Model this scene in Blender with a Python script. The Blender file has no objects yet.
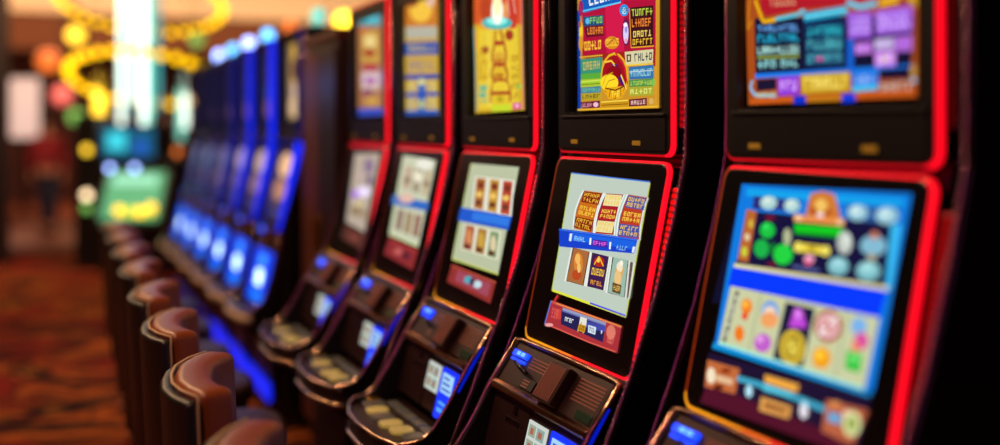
import bpy, bmesh, math, random
from mathutils import Vector, Matrix

sc = bpy.context.scene
COL = sc.collection
R = math.radians

# ---------------- camera, world, exposure ----------------
cam_data = bpy.data.cameras.new('camera')
cam = bpy.data.objects.new('camera', cam_data)
COL.objects.link(cam)
sc.camera = cam
YAW = math.atan(460 / 1100)                 # the row runs along +Y, the camera is turned to its right
cam.location = (0, 0, 1.6)
cam.rotation_euler = (R(90), 0, -YAW)
cam_data.sensor_width = 36
cam_data.lens = 36 * 1.1
cam_data.shift_y = -(222.5 - 128) / 1000
cam_data.clip_start = 0.05
cam_data.dof.use_dof = True
cam_data.dof.focus_distance = 2.68
cam_data.dof.aperture_fstop = 0.72

world = bpy.data.worlds.new('world')
sc.world = world
world.use_nodes = True
world.node_tree.nodes['Background'].inputs[0].default_value = (0.26, 0.15, 0.14, 1)
world.node_tree.nodes['Background'].inputs[1].default_value = 0.035
sc.view_settings.view_transform = 'Standard'
sc.view_settings.look = 'None'
sc.view_settings.exposure = 0
sc.view_settings.gamma = 1
sc.view_settings.use_curve_mapping = False
sc.cycles.use_denoising = True
sc.cycles.max_bounces = 6
sc.cycles.sample_clamp_indirect = 3

CS, SN = math.cos(YAW), math.sin(YAW)
def at(px, py, z):                          # point seen at px,py at depth z metres
    cx, cy = (px - 500) / 1100 * z, (py - 128) / 1100 * z
    return Vector((SN * z + cx * CS, CS * z - cx * SN, 1.6 - cy))

def area(name, loc, target, size, power, color, size_y=None):
    d = bpy.data.lights.new(name, 'AREA')
    d.energy = power; d.color = color; d.size = size
    if size_y: d.shape = 'RECTANGLE'; d.size_y = size_y
    else: d.shape = 'DISK'
    o = bpy.data.objects.new(name, d); COL.objects.link(o)
    o.location = loc
    o.rotation_euler = (Vector(target) - Vector(loc)).to_track_quat('-Z', 'Y').to_euler()
    return o
WARM = (1.0, 0.62, 0.34)
DOWN = [(-0.75, 1.3), (-0.75, 3.6), (-0.75, 5.9), (-0.75, 8.2), (-0.75, 10.5), (-0.75, 12.8)]
for i, (x, y) in enumerate(DOWN):
    area('downlight_lamp', (x, y, 4.42), (x + 0.2, y, 0), 0.34, 56, WARM)
area('soffit_wash_lamp', (2.0, 18.4, 3.3), (2.0, 19.95, 4.1), 9.0, 125, (1.0, 0.68, 0.42), 0.3)
area('bulkhead_wash_lamp', (2.0, 18.9, 2.75), (2.0, 20.5, 3.2), 9.0, 8, (1.0, 0.5, 0.22), 0.3)
area('person_fill_lamp', (-1.2, 14.2, 3.4), (-0.6, 16.4, 1.0), 0.6, 150, (1.0, 0.55, 0.38))  # added to brighten the walking person; no fixture is built for it
area('lobby_lamp', (0.4, 22.5, 3.5), (0.4, 22.5, 0), 2.0, 110, (1.0, 0.45, 0.25))
area('magenta_edge_fill', (-2.6, 0.8, 3.0), (1.3, 2.4, 1.6), 0.25, 14, (1.0, 0.18, 0.75), 2.4)  # added magenta fill that tints the chrome edges; no neon fixture here
area('blue_deck_lamp', (0.75, 8.0, 1.9), (1.1, 8.0, 0.8), 4.0, 5, (0.1, 0.25, 1.0), 0.15)

# ---------------- materials ----------------
def lin(h):
    v = [int(h[i:i + 2], 16) / 255 for i in (0, 2, 4)]
    return tuple(c / 12.92 if c <= 0.04045 else ((c + 0.055) / 1.055) ** 2.4 for c in v) + (1.0,)
M = {}
def mat(name, hexc, rough=0.5, metal=0.0, emit=None, estr=1.0, noise=0.0, nscale=40.0, bump=0.0, coat=0.0, spec=0.5):
    m = bpy.data.materials.new(name); m.use_nodes = True
    nt = m.node_tree; b = nt.nodes['Principled BSDF']
    c = lin(hexc)
    b.inputs['Base Color'].default_value = c
    b.inputs['Roughness'].default_value = rough
    b.inputs['Metallic'].default_value = metal
    b.inputs['Coat Weight'].default_value = coat
    b.inputs['Specular IOR Level'].default_value = spec
    if emit:
        b.inputs['Emission Color'].default_value = lin(emit)
        b.inputs['Emission Strength'].default_value = estr
    tc = nt.nodes.new('ShaderNodeTexCoord'); n = nt.nodes.new('ShaderNodeTexNoise')
    n.inputs['Scale'].default_value = nscale; n.inputs['Detail'].default_value = 4
    nt.links.new(tc.outputs['Object'], n.inputs['Vector'])
    if noise:
        mx = nt.nodes.new('ShaderNodeMix'); mx.data_type = 'RGBA'
        mx.inputs['A'].default_value = tuple(x * (1 - noise) for x in c[:3]) + (1,)
        mx.inputs['B'].default_value = tuple(min(1, x * (1 + noise)) for x in c[:3]) + (1,)
        nt.links.new(n.outputs['Fac'], mx.inputs['Factor'])
        nt.links.new(mx.outputs['Result'], b.inputs['Base Color'])
    if bump:
        bp = nt.nodes.new('ShaderNodeBump'); bp.inputs['Strength'].default_value = bump; bp.inputs['Distance'].default_value = 0.002
        nt.links.new(n.outputs['Fac'], bp.inputs['Height']); nt.links.new(bp.outputs['Normal'], b.inputs['Normal'])
    M[name] = m
    return m
def mat_attr(name, strength, rough=0.15):   # colours of the lit picture, stored per face
    m = bpy.data.materials.new(name); m.use_nodes = True
    nt = m.node_tree; b = nt.nodes['Principled BSDF']
    b.inputs['Base Color'].default_value = (0.004, 0.004, 0.005, 1); b.inputs['Roughness'].default_value = rough
    a = nt.nodes.new('ShaderNodeAttribute'); a.attribute_name = 'Col'
    nt.links.new(a.outputs['Color'], b.inputs['Emission Color'])
    b.inputs['Emission Strength'].default_value = strength
    M[name] = m
mat_attr('lit_screen', 1.05)
mat_attr('led_tube', 1.0, 0.4)
mat('gloss_black', '0a090b', 0.22, 0.0, noise=0.3, coat=0.3)
mat('satin_black', '0c0a0c', 0.42, 0.0, noise=0.3, bump=0.05)
mat('rib_copper', 'a8685c', 0.35, 0.4, noise=0.1)
mat('deck_brown', '382122', 0.38, 0.55, noise=0.25, nscale=90, bump=0.05)
mat('deck_dark', '17100f', 0.42, 0.35, noise=0.25, nscale=90)
mat('copper_chrome', 'd8a890', 0.16, 1.0, noise=0.08)
mat('bead_chrome', 'e0b0b8', 0.22, 1.0, noise=0.1)
mat('pale_trim', 'c8a888', 0.35, 0.3, noise=0.1)
mat('brass', 'c89838', 0.3, 1.0, noise=0.15)
mat('brass_lit', 'c89838', 0.35, 0.6, emit='a87820', estr=0.35)
mat('recess_grey', '3a2024', 0.4, 0.3, noise=0.2)
mat('button_cream', 'c8b888', 0.2, 0.3, noise=0.15, emit='c0a040', estr=0.35)  # faint emission stands in for warm ceiling light reflected off the buttons
mat('button_grey', '706860', 0.2, 0.5, noise=0.15, emit='605848', estr=0.25)  # same painted gleam, weaker, on the grey buttons
mat('lcd_green', '10180f', 0.2, 0, emit='1c2a18', estr=0.5)
mat('blue_led', '0a1030', 0.3, 0, emit='0a3cff', estr=2.2)
mat('blue_streak', '0a1030', 0.3, 0, emit='0626ff', estr=0.5)  # blue reflection on the deck side, put in as emission
mat('kick_blue', '0a1030', 0.3, 0, emit='0828ff', estr=1.0)
mat('kick_dim', '0a1030', 0.3, 0, emit='0414a0', estr=0.25)
mat('leather_rust', '823a16', 0.40, 0.0, noise=0.18, nscale=60, bump=0.2)
mat('leather_maroon', '2c100c', 0.45, 0.0, noise=0.2, nscale=60, bump=0.2)
mat('leather_black', '1b120f', 0.42, 0.0, noise=0.2, nscale=60, bump=0.2)
mat('piping_cream', 'b89870', 0.5, 0.0, noise=0.1)
mat('steel', '8a8078', 0.3, 1.0, noise=0.1)
mat('dark_wood', '20100a', 0.4, 0.0, noise=0.4, nscale=8, bump=0.1)
mat('brown_wood', '5a2a16', 0.45, 0.0, noise=0.35, nscale=6)
mat('maroon_wall', '4a1c12', 0.7, 0.0, noise=0.35, nscale=2)
mat('tan_floor', '8a5238', 0.4, 0.0, noise=0.25, nscale=1.5)
mat('dark_strip', '120a0a', 0.6, 0.0, noise=0.2)
mat('cream_plaster', 'e8c8a0', 0.8, 0.0, noise=0.05, nscale=2)
mat('brown_plaster', '7a4424', 0.8, 0.0, noise=0.15, nscale=1)
mat('dark_ceiling', '2a1a14', 0.85, 0.0, noise=0.15, nscale=1)
mat('gold_bulb', 'f0c040', 0.3, 0, emit='ffc400', estr=2.6)
mat('gold_frame', 'b08020', 0.35, 0.9, emit='a06a00', estr=0.25)
mat('gold_tube', 'f0d060', 0.3, 0, emit='ffd030', estr=2.2)
mat('crystal_white', 'f0ffff', 0.1, 0, emit='f0fff0', estr=2.0)
mat('crystal_cyan', 'a0f0f0', 0.1, 0, emit='78f0d8', estr=0.85)
mat('crystal_teal', '40b0b8', 0.1, 0, emit='28a0b0', estr=0.7)
mat('poster_lit', 'f0e8e8', 0.5, 0, emit='e8c8c0', estr=0.62)
mat('lamp_pink', 'ff9090', 0.4, 0, emit='ff7068', estr=0.9)
mat('lamp_yellow', 'ffe060', 0.4, 0, emit='ffd030', estr=6.0)
mat('lamp_blue', '90b0ff', 0.4, 0, emit='98b0ff', estr=5)
mat('lamp_cyan', '90e0ff', 0.4, 0, emit='50a8e8', estr=4)
mat('lamp_green', '90e070', 0.4, 0, emit='78c860', estr=1.0)
mat('lamp_orange', 'ff9050', 0.4, 0, emit='ff8030', estr=0.9)
mat('lamp_cream', 'fff0d8', 0.3, 0, emit='ffe0b0', estr=3.0)
mat('skin', 'b07858', 0.5, 0, noise=0.05)
mat('hair_dark', '120a08', 0.5, 0, noise=0.2)
mat('cloth_red', '8a1420', 0.8, 0, noise=0.2, nscale=30)
mat('cloth_navy', '182038', 0.8, 0, noise=0.2, nscale=30)
mat('shoe_black', '0c0a0a', 0.5, 0, noise=0.2)

def recess_glow_mat(name, hexc, strength):         # ribbed, perforated panel; LED spill in the recess put in as emission
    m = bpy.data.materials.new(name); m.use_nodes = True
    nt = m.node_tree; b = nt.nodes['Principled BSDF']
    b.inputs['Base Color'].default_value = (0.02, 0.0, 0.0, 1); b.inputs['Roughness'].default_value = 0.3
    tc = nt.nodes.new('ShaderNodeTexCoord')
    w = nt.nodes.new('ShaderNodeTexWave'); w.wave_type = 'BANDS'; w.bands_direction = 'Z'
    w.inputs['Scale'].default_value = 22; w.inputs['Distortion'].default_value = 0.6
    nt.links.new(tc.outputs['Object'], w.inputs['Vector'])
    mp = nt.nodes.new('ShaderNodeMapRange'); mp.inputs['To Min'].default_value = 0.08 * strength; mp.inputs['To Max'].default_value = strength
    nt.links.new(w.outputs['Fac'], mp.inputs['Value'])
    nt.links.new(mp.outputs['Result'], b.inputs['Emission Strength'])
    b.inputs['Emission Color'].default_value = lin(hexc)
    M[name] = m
recess_glow_mat('recess_glow_red', 'ff0a08', 1.5); recess_glow_mat('recess_glow_orange', 'ff4008', 1.1); recess_glow_mat('recess_glow_dim', 'b8040c', 0.75); recess_glow_mat('recess_glow_blue', '0828ff', 0.9)

def carpet_mat():
    m = bpy.data.materials.new('carpet'); m.use_nodes = True
    nt = m.node_tree; b = nt.nodes['Principled BSDF']; b.inputs['Roughness'].default_value = 0.95
    b.inputs['Specular IOR Level'].default_value = 0.1
    tc = nt.nodes.new('ShaderNodeTexCoord'); mp = nt.nodes.new('ShaderNodeMapping')
    mp.inputs['Scale'].default_value = (0.55, 1.0, 1)
    nt.links.new(tc.outputs['Object'], mp.inputs['Vector'])
    n = nt.nodes.new('ShaderNodeTexNoise'); n.inputs['Scale'].default_value = 1.05; n.inputs['Detail'].default_value = 3; n.inputs['Distortion'].default_value = 2.2
    nt.links.new(mp.outputs['Vector'], n.inputs['Vector'])
    r = nt.nodes.new('ShaderNodeValToRGB'); nt.links.new(n.outputs['Fac'], r.inputs['Fac'])
    el = r.color_ramp.elements
    el[0].position = 0.28; el[0].color = lin('120806'); el[1].position = 0.75; el[1].color = lin('4c120c')
    for p, c in ((0.38, '300d0a'), (0.44, '841e12'), (0.48, '1c0a06'), (0.53, 'a8521a'), (0.57, '3a100a'), (0.62, '160a06'), (0.68, 'b06a24')):
        e = el.new(p); e.color = lin(c)
    n2 = nt.nodes.new('ShaderNodeTexNoise'); n2.inputs['Scale'].default_value = 300
    bp = nt.nodes.new('ShaderNodeBump'); bp.inputs['Strength'].default_value = 0.4
    nt.links.new(n2.outputs['Fac'], bp.inputs['Height']); nt.links.new(bp.outputs['Normal'], b.inputs['Normal'])
    nt.links.new(r.outputs['Color'], b.inputs['Base Color'])
    M['carpet'] = m
carpet_mat()

# ---------------- object helpers ----------------
def tag(o, label=None, cat=None, group=None, kind=None):
    if label: o['label'] = label
    if cat: o['category'] = cat
    if group: o['group'] = group
    if kind: o['kind'] = kind
    return o
def thing(name, label, cat, loc=(0, 0, 0), rz=0, group=None):
    o = bpy.data.objects.new(name, None); COL.objects.link(o)
    o.empty_display_size = 0.1
    o.location = loc; o.rotation_euler = (0, 0, rz)
    return tag(o, label, cat, group)
def link(name, me, parent=None, label=None):
    o = bpy.data.objects.new(name, me); COL.objects.link(o)
    if parent: o.parent = parent
    if label: o['label'] = label
    return o

class MB:                                   # collects shapes, builds ONE mesh object
    def __init__(s): s.v = []; s.f = []; s.c = []
    def add(s, vs, fs, col=None):
        n = len(s.v); s.v += [tuple(p) for p in vs]
        for f in fs: s.f.append([i + n for i in f]); s.c.append(col)
        return s
    def box(s, x0, x1, y0, y1, z0, z1, col=None):
        vs = [(x, y, z) for x in (x0, x1) for y in (y0, y1) for z in (z0, z1)]
        return s.add(vs, [(0, 1, 3, 2), (4, 6, 7, 5), (0, 4, 5, 1), (2, 3, 7, 6), (0, 2, 6, 4), (1, 5, 7, 3)], col)
    def prism(s, prof, y0, y1, col=None):   # profile in x,z extruded along y
        n = len(prof); vs = [(x, y0, z) for x, z in prof] + [(x, y1, z) for x, z in prof]
        fs = [tuple(range(n))[::-1], tuple(range(n, 2 * n))]
        fs += [(i, (i + 1) % n, n + (i + 1) % n, n + i) for i in range(n)]
        return s.add(vs, fs, col)
    def slab(s, plan, z0, z1, col=None):    # plan in x,y extruded along z
        n = len(plan); vs = [(x, y, z0) for x, y in plan] + [(x, y, z1) for x, y in plan]
        fs = [tuple(range(n))[::-1], tuple(range(n, 2 * n))] + [(i, (i + 1) % n, n + (i + 1) % n, n + i) for i in range(n)]
        return s.add(vs, fs, col)
    def tube(s, pts, r, seg=8, closed=False, col=None, caps=True):
        pts = [Vector(p) for p in pts]; n = len(pts); rings = []
        rr = r if isinstance(r, (list, tuple)) else [r] * n
        up = None
        for i, p in enumerate(pts):
            a = pts[(i - 1) % n] if (closed or i > 0) else p
            b = pts[(i + 1) % n] if (closed or i < n - 1) else p
            t = (b - a).normalized()
            if up is None:
                up = Vector((0, 0, 1)) if abs(t.z) < 0.9 else Vector((0, 1, 0))
            side = t.cross(up)
            if side.length < 1e-5: side = t.cross(Vector((1, 0, 0)))
            side.normalize(); up = side.cross(t).normalized()
            rings.append([p + (side * math.cos(2 * math.pi * k / seg) + up * math.sin(2 * math.pi * k / seg)) * rr[i] for k in range(seg)])
        vs = [v for q in rings for v in q]; fs = []
        m = n if closed else n - 1
        for i in range(m):
            j = (i + 1) % n
            for k in range(seg): fs.append((i * seg + k, i * seg + (k + 1) % seg, j * seg + (k + 1) % seg, j * seg + k))
        if not closed and caps: fs += [tuple(range(seg))[::-1], tuple(range((n - 1) * seg, n * seg))]
        return s.add(vs, fs, col)
    def lathe(s, prof, cx=0, cy=0, seg=20, col=None):   # prof of r,z
        vs = []; fs = []; n = len(prof)
        for r, z in prof:
            for k in range(seg): vs.append((cx + r * math.cos(2 * math.pi * k / seg), cy + r * math.sin(2 * math.pi * k / seg), z))
        for i in range(n - 1):
            for k in range(seg): fs.append((i * seg + k, i * seg + (k + 1) % seg, (i + 1) * seg + (k + 1) % seg, (i + 1) * seg + k))
        fs += [tuple(range(seg))[::-1], tuple(range((n - 1) * seg, n * seg))]
        return s.add(vs, fs, col)
    def ball(s, c, r, seg=12, col=None, sz=1.0):
        h = seg // 2
        prof = [(max(1e-4, r * math.sin(math.pi * i / h)), c[2] - r * sz * math.cos(math.pi * i / h)) for i in range(h + 1)]
        return s.lathe(prof, c[0], c[1], seg, col)
    def mesh(s, name, material, smooth=False):
        me = bpy.data.meshes.new(name); me.from_pydata(s.v, [], s.f); me.materials.append(M[material])
        if any(c is not None for c in s.c):
            a = me.color_attributes.new('Col', 'FLOAT_COLOR', 'CORNER')
            for p, c in zip(me.polygons, s.c):
                for li in p.loop_indices: a.data[li].color = c or (0, 0, 0, 1)
        else:
            bm = bmesh.new(); bm.from_mesh(me); bmesh.ops.recalc_face_normals(bm, faces=bm.faces); bm.to_mesh(me); bm.free()
        if smooth:
            for p in me.polygons: p.use_smooth = True
        me.update()
        return me
    def build(s, name, material, parent=None, smooth=False, bevel=0, label=None, seg=2, sub=0):
        o = link(name, s.mesh(name, material, smooth), parent, label)
        if bevel:
            b = o.modifiers.new('bevel', 'BEVEL'); b.width = bevel; b.segments = seg; b.limit_method = 'ANGLE'; b.angle_limit = R(35)
        if sub:
            b = o.modifiers.new('sub', 'SUBSURF'); b.levels = b.render_levels = sub
        return o
def kids(o): return list(o.children)
def copy_tree(o, parent=None):
    c = o.copy(); COL.objects.link(c); c.parent = parent
    for ch in kids(o): copy_tree(ch, c)
    return c

# ---------------- screen pictures: flat shapes on each screen, u v in metres ----------------
ART = {
 'feast_mid': [
  'p|0a0d2a|-0.2135 0.4609;0.2406 0.4678;0.2404 0.2404;-0.2475 0.2152|',
  'p|0a78dc|-0.2169 0.4585;0.2452 0.4643;0.2319 0.1424;-0.2132 0.1323|',
  'p|10a0e8|-0.198 0.4514;0.2317 0.4553;0.2302 0.4421;-0.1966 0.4354|',
  'p|1c1030|-0.2268 0.1199;0.2294 0.1338;0.2192 0.0515;-0.2253 0.0488|',
  'p|12103a|-0.1571 0.407;0.2189 0.4135;0.2211 0.3093;-0.1927 0.2997|',
  'p|38b8f0|0.2104 0.4128;0.2333 0.4137;0.2346 0.3078;0.2211 0.3093|',
  'p|b8642c|-0.1866 0.4096;-0.1525 0.4073;-0.1517 0.3078;-0.1874 0.3078|',
  'e|d0b040|-0.1641 0.3823;-0.1558 0.383;-0.1615 0.3733|',
  'e|e0c8a0|-0.1688 0.3559;-0.1604 0.3567;-0.1665 0.3481|',
  'e|c8d040|-0.1698 0.327;-0.1605 0.328;-0.1669 0.317|',
  'e|6a1030|-0.1083 0.3981;-0.0925 0.3993;-0.1068 0.3926|',
  'e|6a1030|-0.0794 0.3117;-0.064 0.3134;-0.0782 0.3074|',
  'p|2a2a7a|-0.1705 0.4368;-0.0275 0.4369;-0.0262 0.4163;-0.1681 0.412|',
  'p|2a5a9a|0.0952 0.4368;0.2245 0.438;0.2267 0.4142;0.1015 0.4116|',
  'e|a8d0d0|-0.121 0.4266;-0.0944 0.4283;-0.1172 0.4132|',
  'e|a8d0d0|-0.0499 0.4256;-0.0266 0.4272;-0.0464 0.4127|',
  'e|98c8d8|0.1275 0.4253;0.1528 0.4271;0.1309 0.4114|',
  'e|98c8d8|0.1975 0.4254;0.2237 0.4274;0.2008 0.4111|',
  'e|d8e8e0|-0.1246 0.4298;-0.1121 0.4305;-0.123 0.4242|',
  'e|d8e8e0|-0.0534 0.4287;-0.0416 0.4295;-0.0519 0.4233|',
  'e|d8f0f0|0.1231 0.4285;0.1345 0.4293;0.1245 0.4225|',
  'e|d8f0f0|0.1927 0.4285;0.2033 0.4293;0.194 0.4227|',
  'p|d07830|-0.0066 0.4113;-0.0021 0.4503;0.0283 0.4574;0.0623 0.4529;0.0911 0.4082|',
  'e|f0c060|0.0312 0.431;0.0482 0.4321;0.0344 0.4185|',
  'e|a83c1c|0.0534 0.4209;0.0611 0.4215;0.0548 0.4158|',
  'e|a83c1c|0.0138 0.4208;0.0217 0.4213;0.0154 0.4145|',
  'e|f0e0f0|0.0334 0.4132;0.0427 0.4139;0.0346 0.4085|',
  'p|e89048|-0.0397 0.4099;0.0978 0.4113;0.1007 0.3998;-0.0362 0.3971|',
  'e|f8c890|-0.0247 0.4045;-0.0149 0.4052;-0.023 0.3981|',
  'e|f8c890|0.088 0.4054;0.0969 0.4061;0.0896 0.3994|',
  'p|10c820|-0.0326 0.393;0.0992 0.3966;0.0989 0.3802;-0.028 0.376|',
  'p|0a8018|-0.0285 0.3781;0.0984 0.3822;0.0994 0.3782;-0.0274 0.3739|',
  'e|18c040|-0.1089 0.3744;-0.0861 0.3764;-0.1045 0.3591|',
  'e|18b048|-0.1168 0.3382;-0.0939 0.3406;-0.1118 0.3208|',
  'e|20d040|-0.0506 0.3341;-0.0224 0.3371;-0.0454 0.3151|',
  'e|30e060|-0.1143 0.3807;-0.1054 0.3814;-0.1127 0.3752|',
  'e|b0b890|-0.0468 0.3672;-0.0352 0.3683;-0.0425 0.3513|',
  'e|0a7828|-0.0834 0.3416;-0.0765 0.3424;-0.0801 0.3298|',
  'p|e8d040|-0.0211 0.3599;0.0728 0.3602;0.0727 0.3458;-0.0165 0.3431|',
  'e|f0e060|-0.0105 0.3518;0.0024 0.3531;-0.008 0.3424|',
  'e|f0e060|0.0647 0.3527;0.0767 0.354;0.067 0.3436|',
  'e|b09020|0.0276 0.353;0.0384 0.3541;0.0289 0.3479|',
  'e|f0a0c0|0.0247 0.3332;0.0387 0.3348;0.0269 0.325|',
  'e|e05080|0.0241 0.3263;0.0335 0.3274;0.0252 0.3222|',
  'p|505890|-0.0183 0.3188;0.0561 0.3196;0.0563 0.3129;-0.0166 0.3125|',
  'e|c0c8c0|0.1092 0.3715;0.1279 0.3734;0.1141 0.3518|',
  'e|e0e8e0|0.1138 0.3771;0.1209 0.3777;0.1164 0.3662|',
  'e|80c0c8|0.1031 0.3303;0.129 0.3333;0.1071 0.3146|',
  'e|b0e0e8|0.1019 0.3352;0.1164 0.3369;0.1031 0.3303|',
  'e|80b8d0|0.1789 0.3734;0.2095 0.3765;0.183 0.3563|',
  'e|c87858|0.1783 0.3906;0.1891 0.3915;0.1799 0.3838|',
  'e|b0a080|0.1801 0.354;0.1894 0.355;0.1816 0.3473|',
  'e|80c0c8|0.1773 0.3307;0.2052 0.3341;0.1811 0.3146|',
  'e|b0e8e8|0.1739 0.3362;0.1887 0.3379;0.175 0.3314|',
  'p|e0d8a0|-0.1932 0.3013;0.2291 0.3118;0.2288 0.3046;-0.1928 0.2933|',
  'p|0038f8|-0.1964 0.2923;0.2256 0.3042;0.2215 0.2703;-0.2011 0.2557|',
  'p|0038f8|-0.1909 0.2794;0.2267 0.2969;0.2202 0.2597;-0.1963 0.2559|',
  'p|c8cca0|-0.1914 0.2566;0.2202 0.2597;0.2134 0.1442;-0.1976 0.1451|',
  'p|1a1a3a|-0.0179 0.2499;0.0646 0.2503;0.0574 0.145;-0.0268 0.1455|',
  'l|7c8870|-0.0919 0.2565;-0.1001 0.1452|0.0022',
  'l|7c8870|0.1438 0.2581;0.142 0.1434|0.0022',
  'p|303038|-0.1729 0.2489;-0.1608 0.2491;-0.1759 0.1483;-0.1862 0.1493|',
  'g|e0e0d0|-0.1731 0.2452;-0.1609 0.2455;-0.1752 0.1542;-0.1851 0.1539|5 1',
  'e|f08020|-0.1295 0.2249;-0.1125 0.2275;-0.125 0.2099|',
  'e|e84820|-0.1299 0.2063;-0.1197 0.2079;-0.1279 0.1995|',
  'e|f07818|-0.1376 0.1716;-0.1228 0.1742;-0.1331 0.1567|',
  'e|ffc040|-0.1341 0.2285;-0.1261 0.2297;-0.1323 0.2223|',
  'e|70a0e0|-0.0574 0.2268;-0.0321 0.2308;-0.0519 0.2071|',
  'e|f0d8c0|-0.0572 0.222;-0.0381 0.225;-0.0531 0.2076|',
  'e|f0a060|-0.0553 0.2113;-0.03 0.2154;-0.0512 0.1969|',
  'e|c060c8|-0.0629 0.1673;-0.0375 0.172;-0.0581 0.1504|',
  'e|e8a0e8|-0.0713 0.1727;-0.0616 0.1745;-0.0696 0.1668|',
  'p|c048d8|0.0102 0.244;0.0309 0.2439;0.052 0.2144;0.0023 0.2073|',
  'e|e080f0|0.0221 0.2345;0.032 0.2361;0.0245 0.2256|',
  'e|d8b838|0.0217 0.1748;0.0568 0.1813;0.0298 0.1447|',
  'e|a08018|0.0217 0.1748;0.0452 0.1791;0.0275 0.1534|',
  'e|e8d050|0.0217 0.1748;0.0374 0.1777;0.0258 0.1597|',
  'l|302818|0.0157 0.1584;0.0281 0.1971|0.003',
  'e|b02828|0.1048 0.2265;0.1391 0.2322;0.1117 0.1997|',
  'e|f0d0d0|0.1048 0.2265;0.1302 0.2307;0.11 0.2064|',
  'e|c84848|0.1048 0.2265;0.1194 0.2289;0.108 0.2143|',
  'l|f8f0f0|0.0856 0.2072;0.1237 0.2455|0.006',
  'e|f0a018|0.1016 0.1717;0.1252 0.1763;0.1063 0.1536|',
  'e|ffc838|0.0968 0.1753;0.1088 0.1776;0.099 0.1668|',
  'e|78b0e8|0.1783 0.2388;0.1969 0.2419;0.1817 0.2246|',
  'e|d850a0|0.1899 0.2163;0.2066 0.2193;0.1933 0.2023|',
  'e|f08060|0.1793 0.2052;0.1895 0.2071;0.1813 0.197|',
  'p|30c040|0.1593 0.1953;0.1973 0.1964;0.1996 0.1653;0.1623 0.165|',
  'e|70e070|0.1797 0.1856;0.1915 0.1879;0.1814 0.1786|',
  'p|a0e8d8|-0.198 0.1465;0.2131 0.1453;0.2126 0.1404;-0.1987 0.1405|',
  'p|0a90d8|-0.2119 0.1418;-0.1987 0.1405;0.2109 0.14;0.2298 0.1401;0.2295 0.1341;-0.2157 0.1293|',
  'p|501028|-0.2133 0.0522;-0.1103 0.0607;0.2019 0.0588;0.1992 0.0342;-0.2229 0.0208|',
  'p|c06838|-0.2236 0.105;-0.1163 0.1084;-0.1163 0.0608;-0.2174 0.0527|',
  'e|f0e0c0|-0.2021 0.0779;-0.1877 0.0809;-0.1974 0.0629|',
  'p|e0b890|-0.1848 0.0837;-0.1299 0.0859;-0.131 0.0737;-0.1847 0.0714|',
  'e|8a3010|-0.1575 0.0965;-0.1413 0.0998;-0.1561 0.0918|',
  'e|602010|-0.1715 0.0613;-0.1552 0.0649;-0.1699 0.0559|',
  'l|40a8c8|-0.1192 0.0903;-0.0395 0.0935;0.0562 0.0929;0.133 0.0905|0.01',
  'e|b8e8f8|-0.0771 0.075;-0.0675 0.0772;-0.0739 0.0641|',
  'e|f0e8f0|0.0806 0.0768;0.0908 0.0792;0.0841 0.0636|',
  'e|b8e8f8|0.0797 0.0874;0.0872 0.0891;0.081 0.0826|',
  'p|f0a840|-0.0398 0.1138;0.0571 0.1158;0.0559 0.1013;-0.0358 0.0997|',
  'p|58c8e0|-0.0369 0.0961;0.0444 0.0987;0.0417 0.0897;-0.0372 0.0852|',
  'p|e0a050|-0.0393 0.0733;0.0476 0.0754;0.0464 0.0538;-0.0378 0.0487|',
  'p|803818|-0.0262 0.0662;0.0374 0.0678;0.0361 0.061;-0.0261 0.0582|',
  'p|b86040|0.1324 0.1077;0.2312 0.1125;0.2102 0.0503;0.1329 0.0544|',
  'p|60a8d8|0.1426 0.0896;0.1735 0.0909;0.1737 0.0757;0.1428 0.0742|',
  'e|d8e0a0|0.2002 0.0836;0.2207 0.0887;0.2051 0.0638|',
  'e|98a850|0.2002 0.0836;0.2118 0.0864;0.203 0.0723|',
  'e|e09050|0.1545 0.1048;0.1683 0.108;0.1557 0.1001|',
  'e|f0d0b0|0.1838 0.0964;0.1922 0.0984;0.1851 0.0913|',
 ],
 'feast_top': [
  'p|a84c18|-0.2522 0.3709;0.2264 0.3057;0.2247 0.0507;-0.2395 0.0463|',
  'p|101030|-0.2186 0.2195;0.2181 0.1875;0.2126 0.0917;-0.2144 0.1052|',
  'p|b01828|-0.2062 0.354;0.1375 0.3028;0.1375 0.2142;-0.0746 0.2235;-0.1835 0.2206;-0.198 0.2397|',
  'p|8a1040|0.1434 0.3019;0.2126 0.2916;0.2181 0.2057;0.1434 0.2073|',
  'g|d09070|-0.1739 0.2664;-0.0856 0.2564;-0.0856 0.2307;-0.1699 0.2344|1 5',
  'g|f0c060|-0.1659 0.3383;0.1254 0.3004;0.1132 0.2381;-0.158 0.2695|2 8',
  'l|f0b010|-0.2161 0.2564;-0.1899 0.2105;-0.1502 0.2108|0.008',
  'l|58c8e0|-0.1502 0.2117;-0.0782 0.2145;-0.0673 0.2218;-0.0586 0.2108|0.007',
  'l|c87818|-0.2353 0.2584;-0.2412 0.199;-0.2244 0.2175|0.006',
  'p|18a0c8|-0.0673 0.2162;0.0576 0.2173;0.0563 0.2017;-0.0615 0.199|',
  'l|80e8f8|-0.0615 0.2073;-0.0037 0.2088;0.055 0.2097|0.004',
  'l|50d0f0|0.0563 0.2236;0.0883 0.2116;0.1314 0.214|0.008',
  'p|e8b020|0.1375 0.2184;0.1843 0.2216;0.1843 0.2093;0.1375 0.2066|',
  'p|d0a020|0.1957 0.2163;0.2247 0.2212;0.2247 0.1969|',
  'g|68a8f0|-0.2095 0.2063;-0.076 0.1984;-0.076 0.1817;-0.2079 0.1889|1 8',
  'g|20b8e0|-0.2095 0.1875;-0.076 0.1807;-0.076 0.1621;-0.2079 0.1676|1 8',
  'g|b8f0e8|-0.2095 0.1643;-0.0775 0.1585;-0.0775 0.1389;-0.2079 0.1444|1 9',
  'p|90a040|-0.2079 0.143;-0.0775 0.1379;-0.0775 0.1333;-0.2079 0.138|',
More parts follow.
